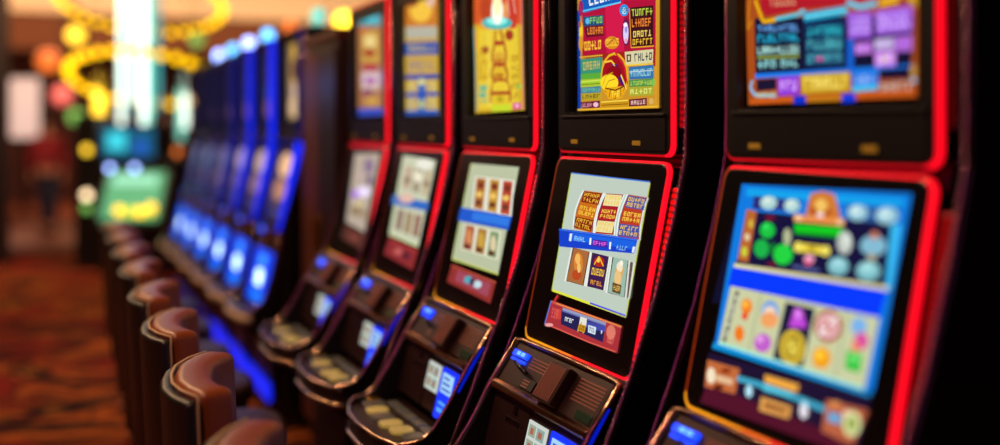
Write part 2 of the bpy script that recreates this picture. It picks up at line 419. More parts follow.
  'g|98e0e0|-0.2095 0.1371;-0.1463 0.1344;-0.1463 0.1143;-0.2079 0.1148|1 3',
  'g|a0e8e8|-0.1347 0.1338;-0.0775 0.1319;-0.0775 0.1146;-0.1347 0.1146|1 3',
  'p|0c3058|-0.0615 0.199;0.0498 0.1948;0.0498 0.1099;-0.06 0.1123|',
  'g|30c0d0|-0.0543 0.1905;0.0433 0.1853;0.0433 0.1645;-0.0543 0.1697|1 6',
  'g|58c8d0|-0.0543 0.166;0.0433 0.1623;0.0433 0.1402;-0.0543 0.1439|1 6',
  'g|50b0c0|-0.0543 0.1397;0.0433 0.1367;0.0433 0.1159;-0.0543 0.118|1 6',
  'e|d04898|-0.0175 0.127;-0.0065 0.1263;-0.0175 0.1233|',
  'p|9858d8|0.0576 0.2042;0.1205 0.2011;0.1193 0.1557;0.0602 0.1575|',
  'g|c8a0f8|0.0628 0.1993;0.1162 0.196;0.1162 0.161;0.0641 0.1629|1 5',
  'p|a060e0|0.1284 0.2003;0.2148 0.2012;0.2137 0.1595;0.1302 0.1591|',
  'g|d0a8f8|0.1326 0.1969;0.2115 0.1962;0.2103 0.1638;0.1351 0.1629|1 5',
  'p|b060d0|0.0769 0.1489;0.1205 0.1488;0.1205 0.1288;0.0782 0.1284|',
  'g|d8a0f0|0.0794 0.1474;0.1193 0.1471;0.1193 0.1301;0.0807 0.13|1 4',
  'p|b098d0|0.1254 0.1526;0.174 0.1523;0.174 0.1324;0.1266 0.1326|',
  'g|d8c8f0|0.1284 0.1507;0.1717 0.1504;0.1717 0.1343;0.129 0.1346|1 4',
  'p|b068d8|0.1751 0.1523;0.2148 0.1525;0.2137 0.127;0.1763 0.1282|',
  'p|c070e0|0.1254 0.1314;0.1775 0.1302;0.1763 0.1033;0.1278 0.1041|',
  'g|f0c8ff|0.1302 0.1282;0.1728 0.1276;0.1728 0.106;0.1314 0.1065|1 3',
  'e|e8e0a0|0.1506 0.1164;0.1553 0.1161;0.1506 0.1105|',
  'p|1878e8|-0.2144 0.1087;0.2154 0.1037;0.2148 0.0965;0.068 0.0985;-0.0746 0.0991;-0.2144 0.0988|',
  'p|1060d0|0.0576 0.1568;0.0744 0.1565;0.0744 0.099;0.0576 0.0989|',
  'p|1a1430|-0.2095 0.0966;-0.1455 0.0969;-0.1455 0.0748;-0.2095 0.0739|',
  'p|9038d8|-0.1424 0.0987;-0.076 0.0987;-0.076 0.0632;-0.1393 0.0621|',
  'g|e0b0f8|-0.1362 0.0937;-0.0819 0.0933;-0.0819 0.069;-0.1347 0.0682|1 3',
  'p|c8a020|-0.0716 0.1003;0.0641 0.0995;0.0628 0.0655;-0.0673 0.063|',
  'g|f8e070|-0.0658 0.0973;0.0602 0.0962;0.0589 0.0682;-0.0629 0.0666|1 8',
  'p|1878e0|0.0692 0.0993;0.1363 0.1003;0.1351 0.0657;0.0705 0.0635|',
  'g|a0c0f8|0.0788 0.0945;0.1254 0.0949;0.1254 0.0733;0.0794 0.0728|1 3',
  'p|40c8f0|0.0705 0.0722;0.1351 0.0734;0.1351 0.0657;0.0705 0.0635|',
  'p|141030|0.1387 0.1002;0.2126 0.1006;0.2126 0.0811;0.1387 0.0825|',
  'l|70b8e0|-0.2227 0.0957;-0.2311 0.0811;-0.2144 0.0656;-0.1463 0.0623|0.007',
  'g|d0c080|-0.2128 0.072;-0.1463 0.0719;-0.1463 0.0585;-0.2111 0.0581|1 5',
  'g|c0b8b0|0.1404 0.0769;0.2181 0.0793;0.2126 0.062;0.1422 0.0613|1 5',
  'e|c09040|0.2181 0.0943;0.2247 0.0939;0.2181 0.0837|',
  'e|a0c8e0|0.2181 0.0781;0.2236 0.0778;0.2181 0.0732|',
  'p|c85818|-0.2269 0.0585;0.2209 0.0618;0.2209 0.0525;-0.2311 0.0477|',
  'p|0830c8|-0.0937 0.0609;-0.0557 0.0613;-0.0571 0.0451;-0.0923 0.0449|',
  'p|0838d8|0.0433 0.0608;0.0794 0.0615;0.0782 0.0459;0.0446 0.0448|',
  'p|c07818|-0.0528 0.058;0.042 0.059;0.042 0.0484;-0.0528 0.0478|',
 ],
 'fiesta_top': [
  'p|c89028|-0.2162 0.5789;0.2081 0.5016;0.2033 0.046;-0.213 0.0458|',
  'p|0c3c9c|-0.2162 0.3124;-0.2003 0.3137;-0.194 0.0491;-0.213 0.0472|',
  'p|b01038|-0.1908 0.5529;0.1888 0.4863;0.1888 0.1689;-0.1877 0.1868|',
  'p|d01848|-0.0667 0.4075;0.0317 0.4009;0.0385 0.1813;-0.0523 0.1835|',
  'e|f0c020|0.0111 0.4506;0.1555 0.4285;0.0111 0.4037|',
  'e|c03010|0.0111 0.4506;0.1303 0.4324;0.0111 0.4158|',
  'g|f8e060|-0.1035 0.4924;0.1239 0.4591;0.1214 0.4112;-0.0991 0.4396|1 6',
  'p|0858b8|-0.2034 0.3685;0.0249 0.3652;0.0208 0.3091;-0.1783 0.303|',
  'l|60c8f0|-0.1877 0.3081;-0.0813 0.3095;0.0208 0.3104|0.004',
  'g|f0f8f8|-0.1565 0.3489;-0.0027 0.3485;-0.0027 0.3183;-0.1488 0.3142|1 5',
  'e|2090e0|0.0385 0.2887;0.0613 0.2864;0.0385 0.2741|',
  'e|b8e8f8|0.0385 0.2873;0.0519 0.286;0.0385 0.2787|',
  'g|103878|0.0249 0.2967;0.0533 0.2951;0.0533 0.2793;0.0262 0.2806|1 3',
  'e|902060|-0.1955 0.3175;-0.1814 0.3161;-0.1955 0.296|',
  'l|c83060|-0.2066 0.333;-0.1877 0.2953;-0.1971 0.289|0.003',
  'e|f0c828|-0.194 0.253;-0.1829 0.2521;-0.194 0.2243|',
  'e|b85818|-0.2003 0.275;-0.1924 0.2743;-0.2003 0.2664|',
  'p|184878|-0.1814 0.2933;-0.0697 0.2877;-0.0697 0.2622;-0.1814 0.2676|',
  'g|88c850|-0.1627 0.2915;-0.0726 0.2873;-0.0726 0.2652;-0.1627 0.2689|1 5',
  'e|60b8e8|-0.1565 0.2797;-0.1443 0.2785;-0.1565 0.2712|',
  'p|601020|-0.1751 0.2671;-0.0697 0.2622;-0.0667 0.2345;-0.1627 0.2377|',
  'g|f08838|-0.1596 0.2658;-0.0697 0.2609;-0.0697 0.2375;-0.1565 0.2415|1 6',
  'g|f8c830|-0.1783 0.2303;-0.0784 0.2285;-0.0813 0.1984;-0.1751 0.2003|1 5',
  'e|d89820|-0.194 0.2243;-0.1814 0.2235;-0.194 0.2029|',
  'e|d88818|-0.0238 0.2136;0.0139 0.2109;-0.0238 0.1974|',
  'g|f8c040|-0.058 0.227;0.0125 0.2257;0.0125 0.2016;-0.0552 0.2022|1 5',
  'l|601010|-0.0523 0.2074;-0.0097 0.2247;0.0098 0.2045|0.002',
  'e|701848|0.0493 0.2348;0.0706 0.2331;0.0493 0.2005|',
  'e|d8d0f8|0.0479 0.2323;0.0613 0.2312;0.0479 0.2058|',
  'e|a090e0|0.0493 0.2414;0.056 0.2408;0.0493 0.2321|',
  'e|f8f0ff|0.0452 0.2523;0.0546 0.2515;0.0452 0.247|',
  'e|f0a0c0|0.0493 0.2137;0.0573 0.2131;0.0493 0.2084|',
  'p|3c1018|0.0693 0.2922;0.179 0.2862;0.179 0.1915;0.0746 0.1948|',
  'g|b8d048|0.0746 0.2903;0.1765 0.2839;0.1765 0.2624;0.0772 0.2678|1 6',
  'g|e88030|0.0746 0.2668;0.1691 0.2618;0.1691 0.2365;0.0772 0.2404|1 6',
  'g|f0d060|0.0825 0.236;0.1716 0.2325;0.1716 0.2135;0.0825 0.2164|1 5',
  'g|e8b838|0.0799 0.2166;0.1765 0.2132;0.1765 0.1942;0.0799 0.1983|1 6',
  'l|e8a828|0.0666 0.2911;0.0746 0.1948;0.1814 0.1914|0.003',
  'p|a0201c|-0.1877 0.1918;0.1888 0.1846;0.1888 0.1437;-0.1877 0.1846|',
  'p|d8d0a0|0.0425 0.1864;0.179 0.184;0.1765 0.1525;0.0479 0.1543|',
  'g|503028|0.0479 0.1821;0.0799 0.1814;0.0772 0.158;0.0506 0.1581|1 1',
  'g|304050|0.0877 0.1822;0.1765 0.1803;0.1741 0.1565;0.0903 0.1573|1 5',
  'l|f0c840|0.0425 0.1533;0.179 0.1499|0.0035',
  'p|389070|-0.1971 0.1816;-0.0726 0.1813;-0.0755 0.1416;-0.194 0.1428|',
  'g|c0b060|-0.1845 0.1766;-0.0843 0.1765;-0.0843 0.1489;-0.1814 0.1479|1 5',
  'l|e0b830|-0.2003 0.1875;-0.0726 0.1854|0.003',
  'p|58a838|-0.194 0.1428;-0.0755 0.1416;-0.0755 0.1264;-0.194 0.1278|',
  'p|a8c830|-0.194 0.1271;-0.0755 0.1264;-0.0755 0.1071;-0.194 0.1085|',
  'l|d8f060|-0.1908 0.1219;-0.0784 0.1224|0.002',
  'l|406818|-0.1908 0.1141;-0.0784 0.1141|0.002',
  'p|387890|-0.1908 0.1069;-0.0813 0.1073;-0.0813 0.0908;-0.1908 0.0912|',
  'g|70c0a0|-0.1877 0.1054;-0.0843 0.1054;-0.0843 0.0923;-0.1877 0.0925|1 8',
  'p|b8a028|-0.1908 0.0912;-0.0813 0.0908;-0.0813 0.0728;-0.1908 0.0726|',
  'g|604818|-0.1877 0.0882;-0.0843 0.0888;-0.0843 0.0757;-0.1877 0.0754|1 5',
  'p|3070a8|0.064 0.1482;0.1814 0.1472;0.1814 0.1157;0.0666 0.1179|',
  'g|90c8d8|0.0693 0.144;0.1765 0.1431;0.1765 0.1197;0.0693 0.121|1 8',
  'l|c0d8e0|0.0666 0.1363;0.179 0.1347|0.002',
  'p|4a9048|0.064 0.1167;0.1814 0.1157;0.1814 0.0981;0.0666 0.0995|',
  'g|b8d050|0.0693 0.1151;0.1765 0.1134;0.1765 0.1001;0.0693 0.1014|1 8',
  'p|a8a830|0.064 0.0983;0.1814 0.0981;0.1814 0.0766;0.0666 0.0772|',
  'g|e0e078|0.0693 0.0955;0.1765 0.0957;0.1765 0.0793;0.0693 0.0797|1 5',
  'e|68c858|0.1802 0.1063;0.1863 0.1061;0.1802 0.0975|',
  'e|e8b020|-0.0097 0.1291;0.0613 0.126;-0.0097 0.0698|',
  'e|a01020|-0.0097 0.127;0.0546 0.1243;-0.0097 0.0718|',
  'l|f8c838|-0.0595 0.1668;-0.0238 0.1683;0.018 0.1412;0.0533 0.0947|0.005',
  'p|481870|-0.0238 0.1615;0.0098 0.1563;0.0452 0.1016;0.0249 0.1076|',
  'l|f8e078|-0.0153 0.161;0.0208 0.1344;0.0506 0.0981|0.003',
  'l|d02030|-0.0027 0.1872;0.0385 0.1548;0.0586 0.1077|0.005',
  'e|8a0818|-0.0097 0.1385;0.029 0.1367;-0.0097 0.1223|',
  'e|f8d828|-0.0351 0.1139;0.0125 0.1121;-0.0351 0.0921|',
  'l|d89810|-0.0697 0.1069;-0.0523 0.1323;-0.0153 0.1388|0.003',
  'l|c08010|-0.0595 0.0984;-0.038 0.1181;-0.0041 0.1221|0.0025',
  'p|e8a818|-0.0595 0.1018;0.0452 0.1029;0.029 0.0742;-0.0408 0.0732|',
  'l|401008|-0.0552 0.1009;-0.0027 0.0938;0.0452 0.1029|0.003',
  'l|401008|-0.0266 0.0986;-0.0351 0.0772|0.0025',
  'l|401008|0.0014 0.0964;-0.0027 0.0737|0.0025',
  'l|401008|0.0249 0.0983;0.0262 0.0769|0.0025',
  'g|f8e048|-0.0238 0.0938;0.0208 0.0944;0.0153 0.0759;-0.0238 0.0755|1 3',
  'p|c89018|-0.0813 0.0701;0.0613 0.0714;0.0613 0.0497;-0.074 0.0479|',
  'l|f8d850|-0.0784 0.0659;0.0613 0.0675|0.003',
  'l|805008|-0.0755 0.0576;0.0613 0.0589|0.002',
  'p|681030|-0.1908 0.0683;-0.0843 0.0702;-0.0843 0.0522;-0.1845 0.0504|',
  'g|e0a0b0|-0.1845 0.0653;-0.129 0.0663;-0.129 0.0544;-0.1814 0.0532|1 4',
  'e|f0c0d0|-0.1065 0.0602;-0.0917 0.0599;-0.1065 0.054|',
  'p|681030|0.0666 0.0693;0.1517 0.0711;0.1517 0.0533;0.0666 0.0522|',
  'g|e8c0b0|0.0746 0.0672;0.1467 0.0687;0.1467 0.0553;0.0746 0.0541|1 5',
  'e|d8b060|0.1716 0.0624;0.1814 0.0621;0.1716 0.0548|',
  'l|f0b830|-0.2098 0.0486;0.2009 0.0498|0.004',
  'l|e8a820|0.1948 0.2971;0.1936 0.0487|0.003',
 ],
 'fiesta_mid': [
  'p|bccabc|-0.1859 0.4517;0.219 0.4463;0.2219 0.1373;-0.1698 0.1431|',
  'l|c8d850|-0.1859 0.4517;-0.1698 0.1431|0.004',
  'l|e0e040|-0.1698 0.1431;0.2232 0.1364|0.006',
  'l|4050e0|0.0448 0.1408;0.2228 0.1375|0.004',
  'l|4878d8|-0.1859 0.4517;0.219 0.4463|0.003',
  'l|c8c840|0.2198 0.444;0.2228 0.1375|0.004',
  'p|e8f0e8|-0.104 0.4099;-0.1183 0.3843;-0.1268 0.3589;-0.1266 0.3341;-0.1205 0.3098;-0.0015 0.3068;-0.0076 0.3316;-0.0083 0.3568;-0.0009 0.3827;0.0118 0.4088|',
  'p|504860|-0.0957 0.4096;-0.1099 0.3841;-0.1184 0.3587;-0.1182 0.334;-0.1121 0.3098;-0.0078 0.307;-0.0139 0.3318;-0.0146 0.3571;-0.0072 0.383;0.0056 0.4091|',
  'p|c86c18|-0.0925 0.4098;-0.1067 0.3843;-0.1152 0.359;-0.1149 0.3342;-0.1089 0.3101;-0.0108 0.3067;-0.0169 0.3315;-0.0177 0.3569;-0.0102 0.3828;0.0026 0.409|',
  'p|802010|-0.096 0.4076;-0.0007 0.4068;-0.0044 0.3781;-0.1006 0.3797|',
  'g|f0b838|-0.0906 0.4064;-0.0046 0.4051;-0.0095 0.3793;-0.0964 0.3815|2 5',
  'p|c86c18|-0.1064 0.3734;-0.0097 0.3717;-0.0135 0.343;-0.111 0.3454|',
  'g|f8d048|-0.101 0.3722;-0.0137 0.3699;-0.0186 0.3441;-0.1068 0.3472|2 5',
  'p|802010|-0.1117 0.3414;-0.014 0.3389;-0.0178 0.3101;-0.1163 0.3134|',
  'g|f0b838|-0.1062 0.3403;-0.018 0.3371;-0.0229 0.3112;-0.1121 0.3152|2 5',
  'p|e8f0e8|0.0148 0.4089;0.0016 0.3832;-0.0063 0.3577;-0.0061 0.3328;-0.0005 0.3084;0.1041 0.3121;0.0981 0.3359;0.0972 0.3603;0.1038 0.3852;0.1154 0.4103|',
  'p|504860|0.0225 0.4086;0.0093 0.383;0.0014 0.3575;0.0016 0.3327;0.0072 0.3083;0.0983 0.3122;0.0923 0.3361;0.0913 0.3605;0.0979 0.3855;0.1096 0.4106|',
  'p|a81c28|0.0254 0.4088;0.0123 0.3832;0.0044 0.3578;0.0046 0.3329;0.0102 0.3086;0.0955 0.312;0.0895 0.3359;0.0885 0.3603;0.0951 0.3853;0.1068 0.4105|',
  'p|e8e0a0|0.0222 0.4066;0.1038 0.4084;0.1006 0.3808;0.0179 0.3786|',
  'g|f0c060|0.0272 0.4054;0.1001 0.4067;0.0959 0.3819;0.0218 0.3803|2 5',
  'p|a81c28|0.0125 0.3723;0.0957 0.3746;0.0925 0.3469;0.0083 0.3441|',
  'g|f8d048|0.0176 0.3711;0.092 0.3729;0.0878 0.348;0.0122 0.3459|2 5',
  'p|e8e0a0|0.0076 0.3401;0.0921 0.343;0.0889 0.3153;0.0033 0.3119|',
  'g|f0c060|0.0127 0.3391;0.0884 0.3412;0.0841 0.3163;0.0073 0.3138|2 5',
  'p|e8f0e8|0.1245 0.4122;0.1128 0.3858;0.1061 0.3595;0.1069 0.3338;0.1126 0.3086;0.2256 0.3117;0.2179 0.3355;0.2147 0.3598;0.2186 0.3847;0.227 0.4099|',
  'p|504860|0.1317 0.4119;0.12 0.3855;0.1133 0.3593;0.114 0.3337;0.1198 0.3086;0.2202 0.3119;0.2125 0.3357;0.2093 0.3601;0.2132 0.385;0.2216 0.4102|',
  'p|b83c20|0.1344 0.4121;0.1228 0.3857;0.1161 0.3595;0.1168 0.3339;0.1225 0.3088;0.2177 0.3116;0.2099 0.3355;0.2068 0.3599;0.2106 0.3848;0.2191 0.4101|',
  'p|4050a0|0.1314 0.4098;0.2165 0.4079;0.2161 0.3803;0.1281 0.3809|',
  'g|f8c840|0.136 0.4087;0.2131 0.4064;0.2117 0.3814;0.1317 0.3826|2 5',
  'p|b83c20|0.1233 0.3744;0.2121 0.3741;0.2117 0.3465;0.1199 0.3455|',
  'g|f8d048|0.1279 0.3734;0.2087 0.3725;0.2074 0.3475;0.1235 0.3472|2 5',
  'p|4050a0|0.1194 0.3413;0.2117 0.3425;0.2113 0.3149;0.1161 0.3123|',
  'g|f8c840|0.1241 0.3403;0.2083 0.3409;0.2069 0.3159;0.1197 0.3141|2 5',
  'p|e8ece0|-0.1054 0.262;0.0029 0.2613;0.0045 0.1765;-0.1084 0.1742|',
  'p|403038|-0.0974 0.2628;-0.0031 0.2607;-0.0017 0.1764;-0.0988 0.1754|',
  'p|a86838|-0.0907 0.2627;-0.0076 0.2602;-0.0067 0.1772;-0.0962 0.1773|',
  'e|d88030|-0.0511 0.2267;-0.0266 0.2295;-0.0401 0.2|',
  'e|f0b860|-0.0587 0.237;-0.0447 0.2385;-0.0534 0.2242|',
  'e|b84820|-0.0487 0.1974;-0.0242 0.2005;-0.0434 0.1848|',
  'e|e8c070|-0.0437 0.2165;-0.0345 0.2176;-0.0384 0.2039|',
  'p|e8ece0|0.002 0.2597;0.1023 0.2605;0.1064 0.179;0.0078 0.1763|',
  'p|403038|0.0094 0.2605;0.0967 0.2599;0.1005 0.1789;0.0167 0.1774|',
  'p|3c1c50|0.0156 0.2604;0.0925 0.2594;0.0959 0.1797;0.019 0.1792|',
  'e|b02818|0.0533 0.2423;0.079 0.2452;0.0582 0.23|',
  'l|f0c030|0.0314 0.2326;0.0484 0.2546;0.0787 0.2345|0.004',
  'g|f8c838|0.024 0.2281;0.0898 0.2288;0.0893 0.2076;0.0238 0.2057|1 5',
  'g|e89820|0.0271 0.1975;0.0899 0.1985;0.0924 0.1848;0.0297 0.1835|1 4',
  'e|f0d060|0.049 0.2454;0.0562 0.2462;0.0512 0.2399|',
  'p|e8ece0|0.107 0.2596;0.1973 0.2614;0.211 0.1773;0.1137 0.1751|',
  'p|403038|0.1139 0.2604;0.192 0.2608;0.2056 0.1772;0.1219 0.1763|',
  'p|98b8a8|0.1196 0.2603;0.1881 0.2603;0.2012 0.1779;0.1242 0.178|',
  'p|d8a860|0.1507 0.2533;0.1782 0.2428;0.1735 0.1931;0.1452 0.1975;0.138 0.2311|',
  'e|f0e0c0|0.1565 0.2416;0.1711 0.2433;0.161 0.2298|',
  'e|e8c080|0.1577 0.2163;0.1737 0.2183;0.1642 0.1993|',
  'e|f8f0e0|0.1613 0.2511;0.1693 0.252;0.1638 0.2445|',
  'p|604018|0.1373 0.2033;0.1798 0.2021;0.1824 0.1807;0.1427 0.1819|',
  'g|e8c060|0.1426 0.2006;0.175 0.2001;0.177 0.184;0.1457 0.1851|1 4',
  'p|e8ece0|0.193 0.2582;0.2196 0.2592;0.227 0.1776;0.2058 0.1766|',
  'p|403038|0.1995 0.2589;0.2144 0.2586;0.2217 0.1775;0.2135 0.1777|',
  'p|705048|0.2049 0.2588;0.2106 0.2581;0.2174 0.1782;0.2156 0.1793|',
  'p|1040c8|-0.1915 0.303;0.2144 0.3133;0.2109 0.2791;-0.1715 0.2568|',
  'p|1860e0|-0.1207 0.2984;0.2086 0.3073;0.2075 0.2883;-0.1224 0.2785|',
  'l|4080f0|-0.1902 0.3;0.2153 0.3107|0.002',
  'p|e0f0ff|-0.1263 0.2956;-0.113 0.296;-0.1115 0.2765;-0.1234 0.2768|',
  'g|88c8f8|-0.099 0.2943;-0.0344 0.295;-0.0344 0.2795;-0.0987 0.2777|1 4',
  'p|f8f8ff|-0.0152 0.2946;-0.0059 0.2947;-0.0024 0.2782;-0.0117 0.278|',
  'p|4020a0|0.0012 0.2925;0.0773 0.2947;0.0789 0.2792;0.0047 0.276|',
  'g|f060d8|0.0047 0.2913;0.075 0.293;0.0756 0.2803;0.0071 0.2777|1 5',
  'p|f8f8ff|0.0877 0.2943;0.0964 0.2944;0.0988 0.277;0.0915 0.277|',
  'g|90c0e8|0.1232 0.2921;0.1785 0.2935;0.1755 0.2795;0.1228 0.2781|1 4',
  'p|e8f0ff|0.2 0.2943;0.2105 0.2947;0.2091 0.2803;0.1996 0.2806|',
  'p|a83038|-0.1559 0.1178;0.2156 0.1136;0.2181 0.0518;-0.1705 0.0528|',
  'p|c85048|-0.1559 0.1178;0.2156 0.1136;0.2153 0.1078;-0.1562 0.1112|',
  'l|f0a040|-0.1275 0.1141;0.2165 0.1113|0.002',
  'l|5078e0|-0.1585 0.1165;-0.1699 0.0538|0.005',
  'e|c84038|-0.1015 0.0904;-0.0801 0.0938;-0.0959 0.0775|',
  'e|d87868|0.173 0.0919;0.1939 0.0955;0.179 0.0764|',
  'l|e06050|-0.1607 0.0554;-0.0496 0.0535;0.0771 0.0517;0.2093 0.053|0.003',
  'e|e8a0a0|-0.1446 0.0557;-0.1207 0.0597;-0.1427 0.0514|',
  'l|c83030|-0.1261 0.1351;-0.14 0.1183|0.009',
  'p|9098b8|-0.086 0.1097;0.1429 0.1091;0.144 0.1017;-0.0857 0.102|',
  'p|202050|-0.0911 0.1025;0.1425 0.1031;0.145 0.0631;-0.0806 0.0686|',
  'p|4048a8|0.0495 0.0967;0.1439 0.0995;0.1461 0.0873;0.0535 0.0822|',
  'p|6068b0|-0.0863 0.1033;0.1425 0.1031;0.1429 0.0998;-0.0858 0.0997|',
  'g|e8f0f0|-0.0658 0.0915;-0.0159 0.0918;-0.0171 0.0783;-0.0642 0.0781|1 4',
  'p|e0e0d0|0.0146 0.1029;0.0488 0.1032;0.0519 0.0862;0.0145 0.0844|',
  'l|d8a828|0.0144 0.0659;0.0253 0.0862;0.0254 0.0906|0.006',
  'l|d8a828|0.043 0.0664;0.0466 0.0854|0.006',
  'p|c89020|0.0142 0.0852;0.0519 0.0862;0.0497 0.0685;0.0114 0.0685|',
  'g|503008|0.0208 0.0832;0.0471 0.0841;0.0445 0.0719;0.0182 0.0709|2 3',
  'p|d0e0e8|0.0616 0.09;0.1017 0.0912;0.1032 0.0735;0.0666 0.0731|',
  'g|404870|0.068 0.0881;0.0972 0.0887;0.0972 0.075;0.0711 0.0756|2 3',
  'p|d8e0f0|0.1279 0.0884;0.1332 0.0884;0.1344 0.081;0.1291 0.081|',
  'g|e87868|0.1593 0.0938;0.1938 0.0935;0.1962 0.065;0.163 0.0664|4 3',
  'g|d86058|-0.1437 0.1024;-0.1012 0.1019;-0.1047 0.0738;-0.1442 0.0744|3 3',
 ],
 'rope_top': [
  'p|d0a828|-0.2387 0.7171;0.1506 0.6463;0.1743 0.0532;-0.2192 0.0485|',
  'p|d85828|-0.2387 0.7171;0.1506 0.6463;0.1545 0.3086;-0.2314 0.3422|',
  'p|e89850|-0.1712 0.3983;0.1143 0.377;0.1244 0.287;-0.1712 0.3019|',
  'l|e87890|0.1506 0.6222;0.1704 0.0557|0.006',
  'l|40a8c8|-0.2338 0.3335;-0.2095 0.0555|0.006',
  'e|e8a820|-0.1712 0.2844;-0.1244 0.281;-0.1712 0.2319|',
  'e|b84020|-0.129 0.3853;-0.0786 0.3802;-0.129 0.3333|',
  'e|c83828|0.0897 0.3551;0.1305 0.3511;0.0897 0.2979|',
  'e|30b8b8|-0.0384 0.3297;0.0856 0.3187;-0.0384 0.3094|',
  'e|90f0e8|-0.0384 0.3356;0.048 0.3278;-0.0384 0.322|',
  'e|fffff0|-0.034 0.3673;0.0139 0.3626;-0.034 0.3234|',
  'e|fff8c0|-0.034 0.4011;0.001 0.3973;-0.034 0.3504|',
  'l|f0e0d0|0.031 0.4439;0.0627 0.3413|0.004',
  'l|f0e0d0|0.0773 0.4383;0.1102 0.345|0.004',
  'p|e8c838|-0.1951 0.3214;0.1244 0.2991;0.1386 0.0602;-0.1903 0.0614|',
  'e|a03820|-0.136 0.2515;-0.0991 0.249;-0.136 0.2393|',
  'e|a03820|0.0627 0.2837;0.0959 0.2811;0.0627 0.2673|',
  'l|f8f080|-0.1059 0.3141;-0.0968 0.0642|0.004',
  'l|c8c040|0.1041 0.2968;0.1184 0.0646|0.006',
  'l|c8c040|-0.1523 0.3092;-0.1476 0.0694|0.006',
  'l|a02020|-0.045 0.3091;-0.0562 0.259;-0.0786 0.2263;-0.0562 0.1995;-0.0832 0.171;-0.0562 0.1485;-0.0832 0.1239;-0.0877 0.0812|0.013',
  'l|a02020|-0.0077 0.306;0.0268 0.2533;0.0417 0.2191;0.0268 0.1951;0.0522 0.1649;0.0417 0.1446;0.069 0.1189;0.069 0.0795|0.013',
  'e|a82820|-0.0208 0.265;0.0182 0.2622;-0.0208 0.2574|',
  'e|d8a838|-0.0164 0.2184;0.0353 0.2154;-0.0164 0.1999|',
  'e|c88028|-0.0164 0.21;0.0225 0.2078;-0.0164 0.2033|',
  'e|a82820|-0.0164 0.1974;0.031 0.1949;-0.0164 0.1915|',
  'e|e0b830|-0.0164 0.1722;0.0395 0.1696;-0.0164 0.152|',
  'e|b06018|-0.0164 0.1638;0.0268 0.1619;-0.0164 0.1587|',
  'e|a82820|-0.0121 0.1493;0.0395 0.1472;-0.0121 0.1434|',
  'e|e8c838|-0.0077 0.1281;0.0606 0.1258;-0.0077 0.1097|',
  'p|a82820|-0.0786 0.1152;0.069 0.1123;0.069 0.1025;-0.0786 0.1049|',
  'p|e0c030|-0.0651 0.1046;0.0564 0.1028;0.0606 0.0739;-0.0696 0.074|',
  'e|b8a020|-0.0077 0.0896;0.0182 0.0889;-0.0077 0.0795|',
  'e|50b898|-0.1523 0.1279;-0.1197 0.1268;-0.1523 0.1209|',
  'e|70b898|-0.157 0.1071;-0.1197 0.1061;-0.157 0.1001|',
  'e|a0c850|0.1345 0.1248;0.1585 0.124;0.1345 0.1168|',
  'g|40a090|-0.1807 0.1429;-0.1105 0.1403;-0.1105 0.0774;-0.1807 0.0779|4 3',
  'g|b07818|0.0773 0.2252;0.1345 0.2216;0.1386 0.0844;0.0815 0.0841|5 3',
  'g|b87818|-0.1903 0.2506;-0.1128 0.2456;-0.1105 0.1507;-0.1855 0.1519|4 3',
  'p|c8d830|-0.0786 0.0725;0.0773 0.0727;0.0773 0.0514;-0.0786 0.0511|',
  'p|d84888|0.0897 0.0758;0.1545 0.076;0.1545 0.0568;0.0938 0.0561|',
  'e|f8c0d8|0.1244 0.0669;0.1426 0.0666;0.1244 0.0621|',
 ],
 'rope_mid': [
  'p|b8c0a0|-0.1771 0.4554;0.2081 0.4557;0.2076 0.1397;-0.1777 0.1417|',
  'l|c8d060|-0.1771 0.4554;-0.1777 0.1417;0.2076 0.1397|0.005',
  'p|2058c8|-0.1909 0.3096;0.2267 0.3132;0.2198 0.2699;-0.1943 0.2653|',
  'p|3078e0|-0.078 0.3026;0.2136 0.3054;0.209 0.2803;-0.0781 0.2782|',
  'p|e8e8d8|-0.1221 0.416;-0.0116 0.4157;0.0141 0.3116;-0.0959 0.3112|',
  'p|b07030|-0.1065 0.4117;-0.0252 0.4115;-0.003 0.314;-0.0811 0.3146|',
  'e|7a3020|-0.0586 0.3893;-0.0303 0.3907;-0.0523 0.3774|',
  'e|e8c060|-0.0562 0.3601;-0.028 0.3617;-0.0512 0.3507|',
  'e|703828|-0.0487 0.3338;-0.0207 0.3356;-0.0438 0.3244|',
  'p|e8e8d8|-0.0054 0.416;0.0985 0.4157;0.1241 0.3113;0.0208 0.3109|',
  'p|c09038|0.0092 0.4118;0.0857 0.4116;0.1081 0.3136;0.0346 0.3142|',
  'e|7a3020|0.0542 0.3901;0.0808 0.3914;0.0601 0.3785|',
  'e|e8c060|0.057 0.3606;0.0835 0.3622;0.0617 0.3515|',
  'e|703828|0.0645 0.334;0.0909 0.3357;0.0692 0.3249|',
  'p|e8e8d8|0.0985 0.4157;0.1968 0.4154;0.2223 0.3106;0.1247 0.3102|',
  'p|b84830|0.1124 0.4116;0.1846 0.4114;0.2072 0.3128;0.1378 0.3134|',
  'e|7a3020|0.1548 0.3905;0.18 0.3918;0.1604 0.3793|',
  'e|e8c060|0.1579 0.3608;0.183 0.3623;0.1623 0.3519|',
  'e|703828|0.1655 0.3337;0.1905 0.3354;0.1699 0.3249|',
  'p|e0e0c8|-0.1298 0.2618;-0.0242 0.2631;-0.0123 0.1804;-0.1183 0.179|',
  'p|a85838|-0.1142 0.2581;-0.0378 0.2584;-0.027 0.1836;-0.1073 0.1838|',
  'e|d08858|-0.0713 0.2227;-0.0461 0.225;-0.0575 0.1974|',
  'e|603020|-0.0721 0.1935;-0.0469 0.196;-0.0677 0.1854|',
  'p|e0e0c8|-0.0229 0.2608;0.0769 0.2622;0.0891 0.1795;-0.0111 0.1781|',
  'p|a87838|-0.0082 0.2573;0.064 0.2575;0.0752 0.1826;-0.0007 0.1828|',
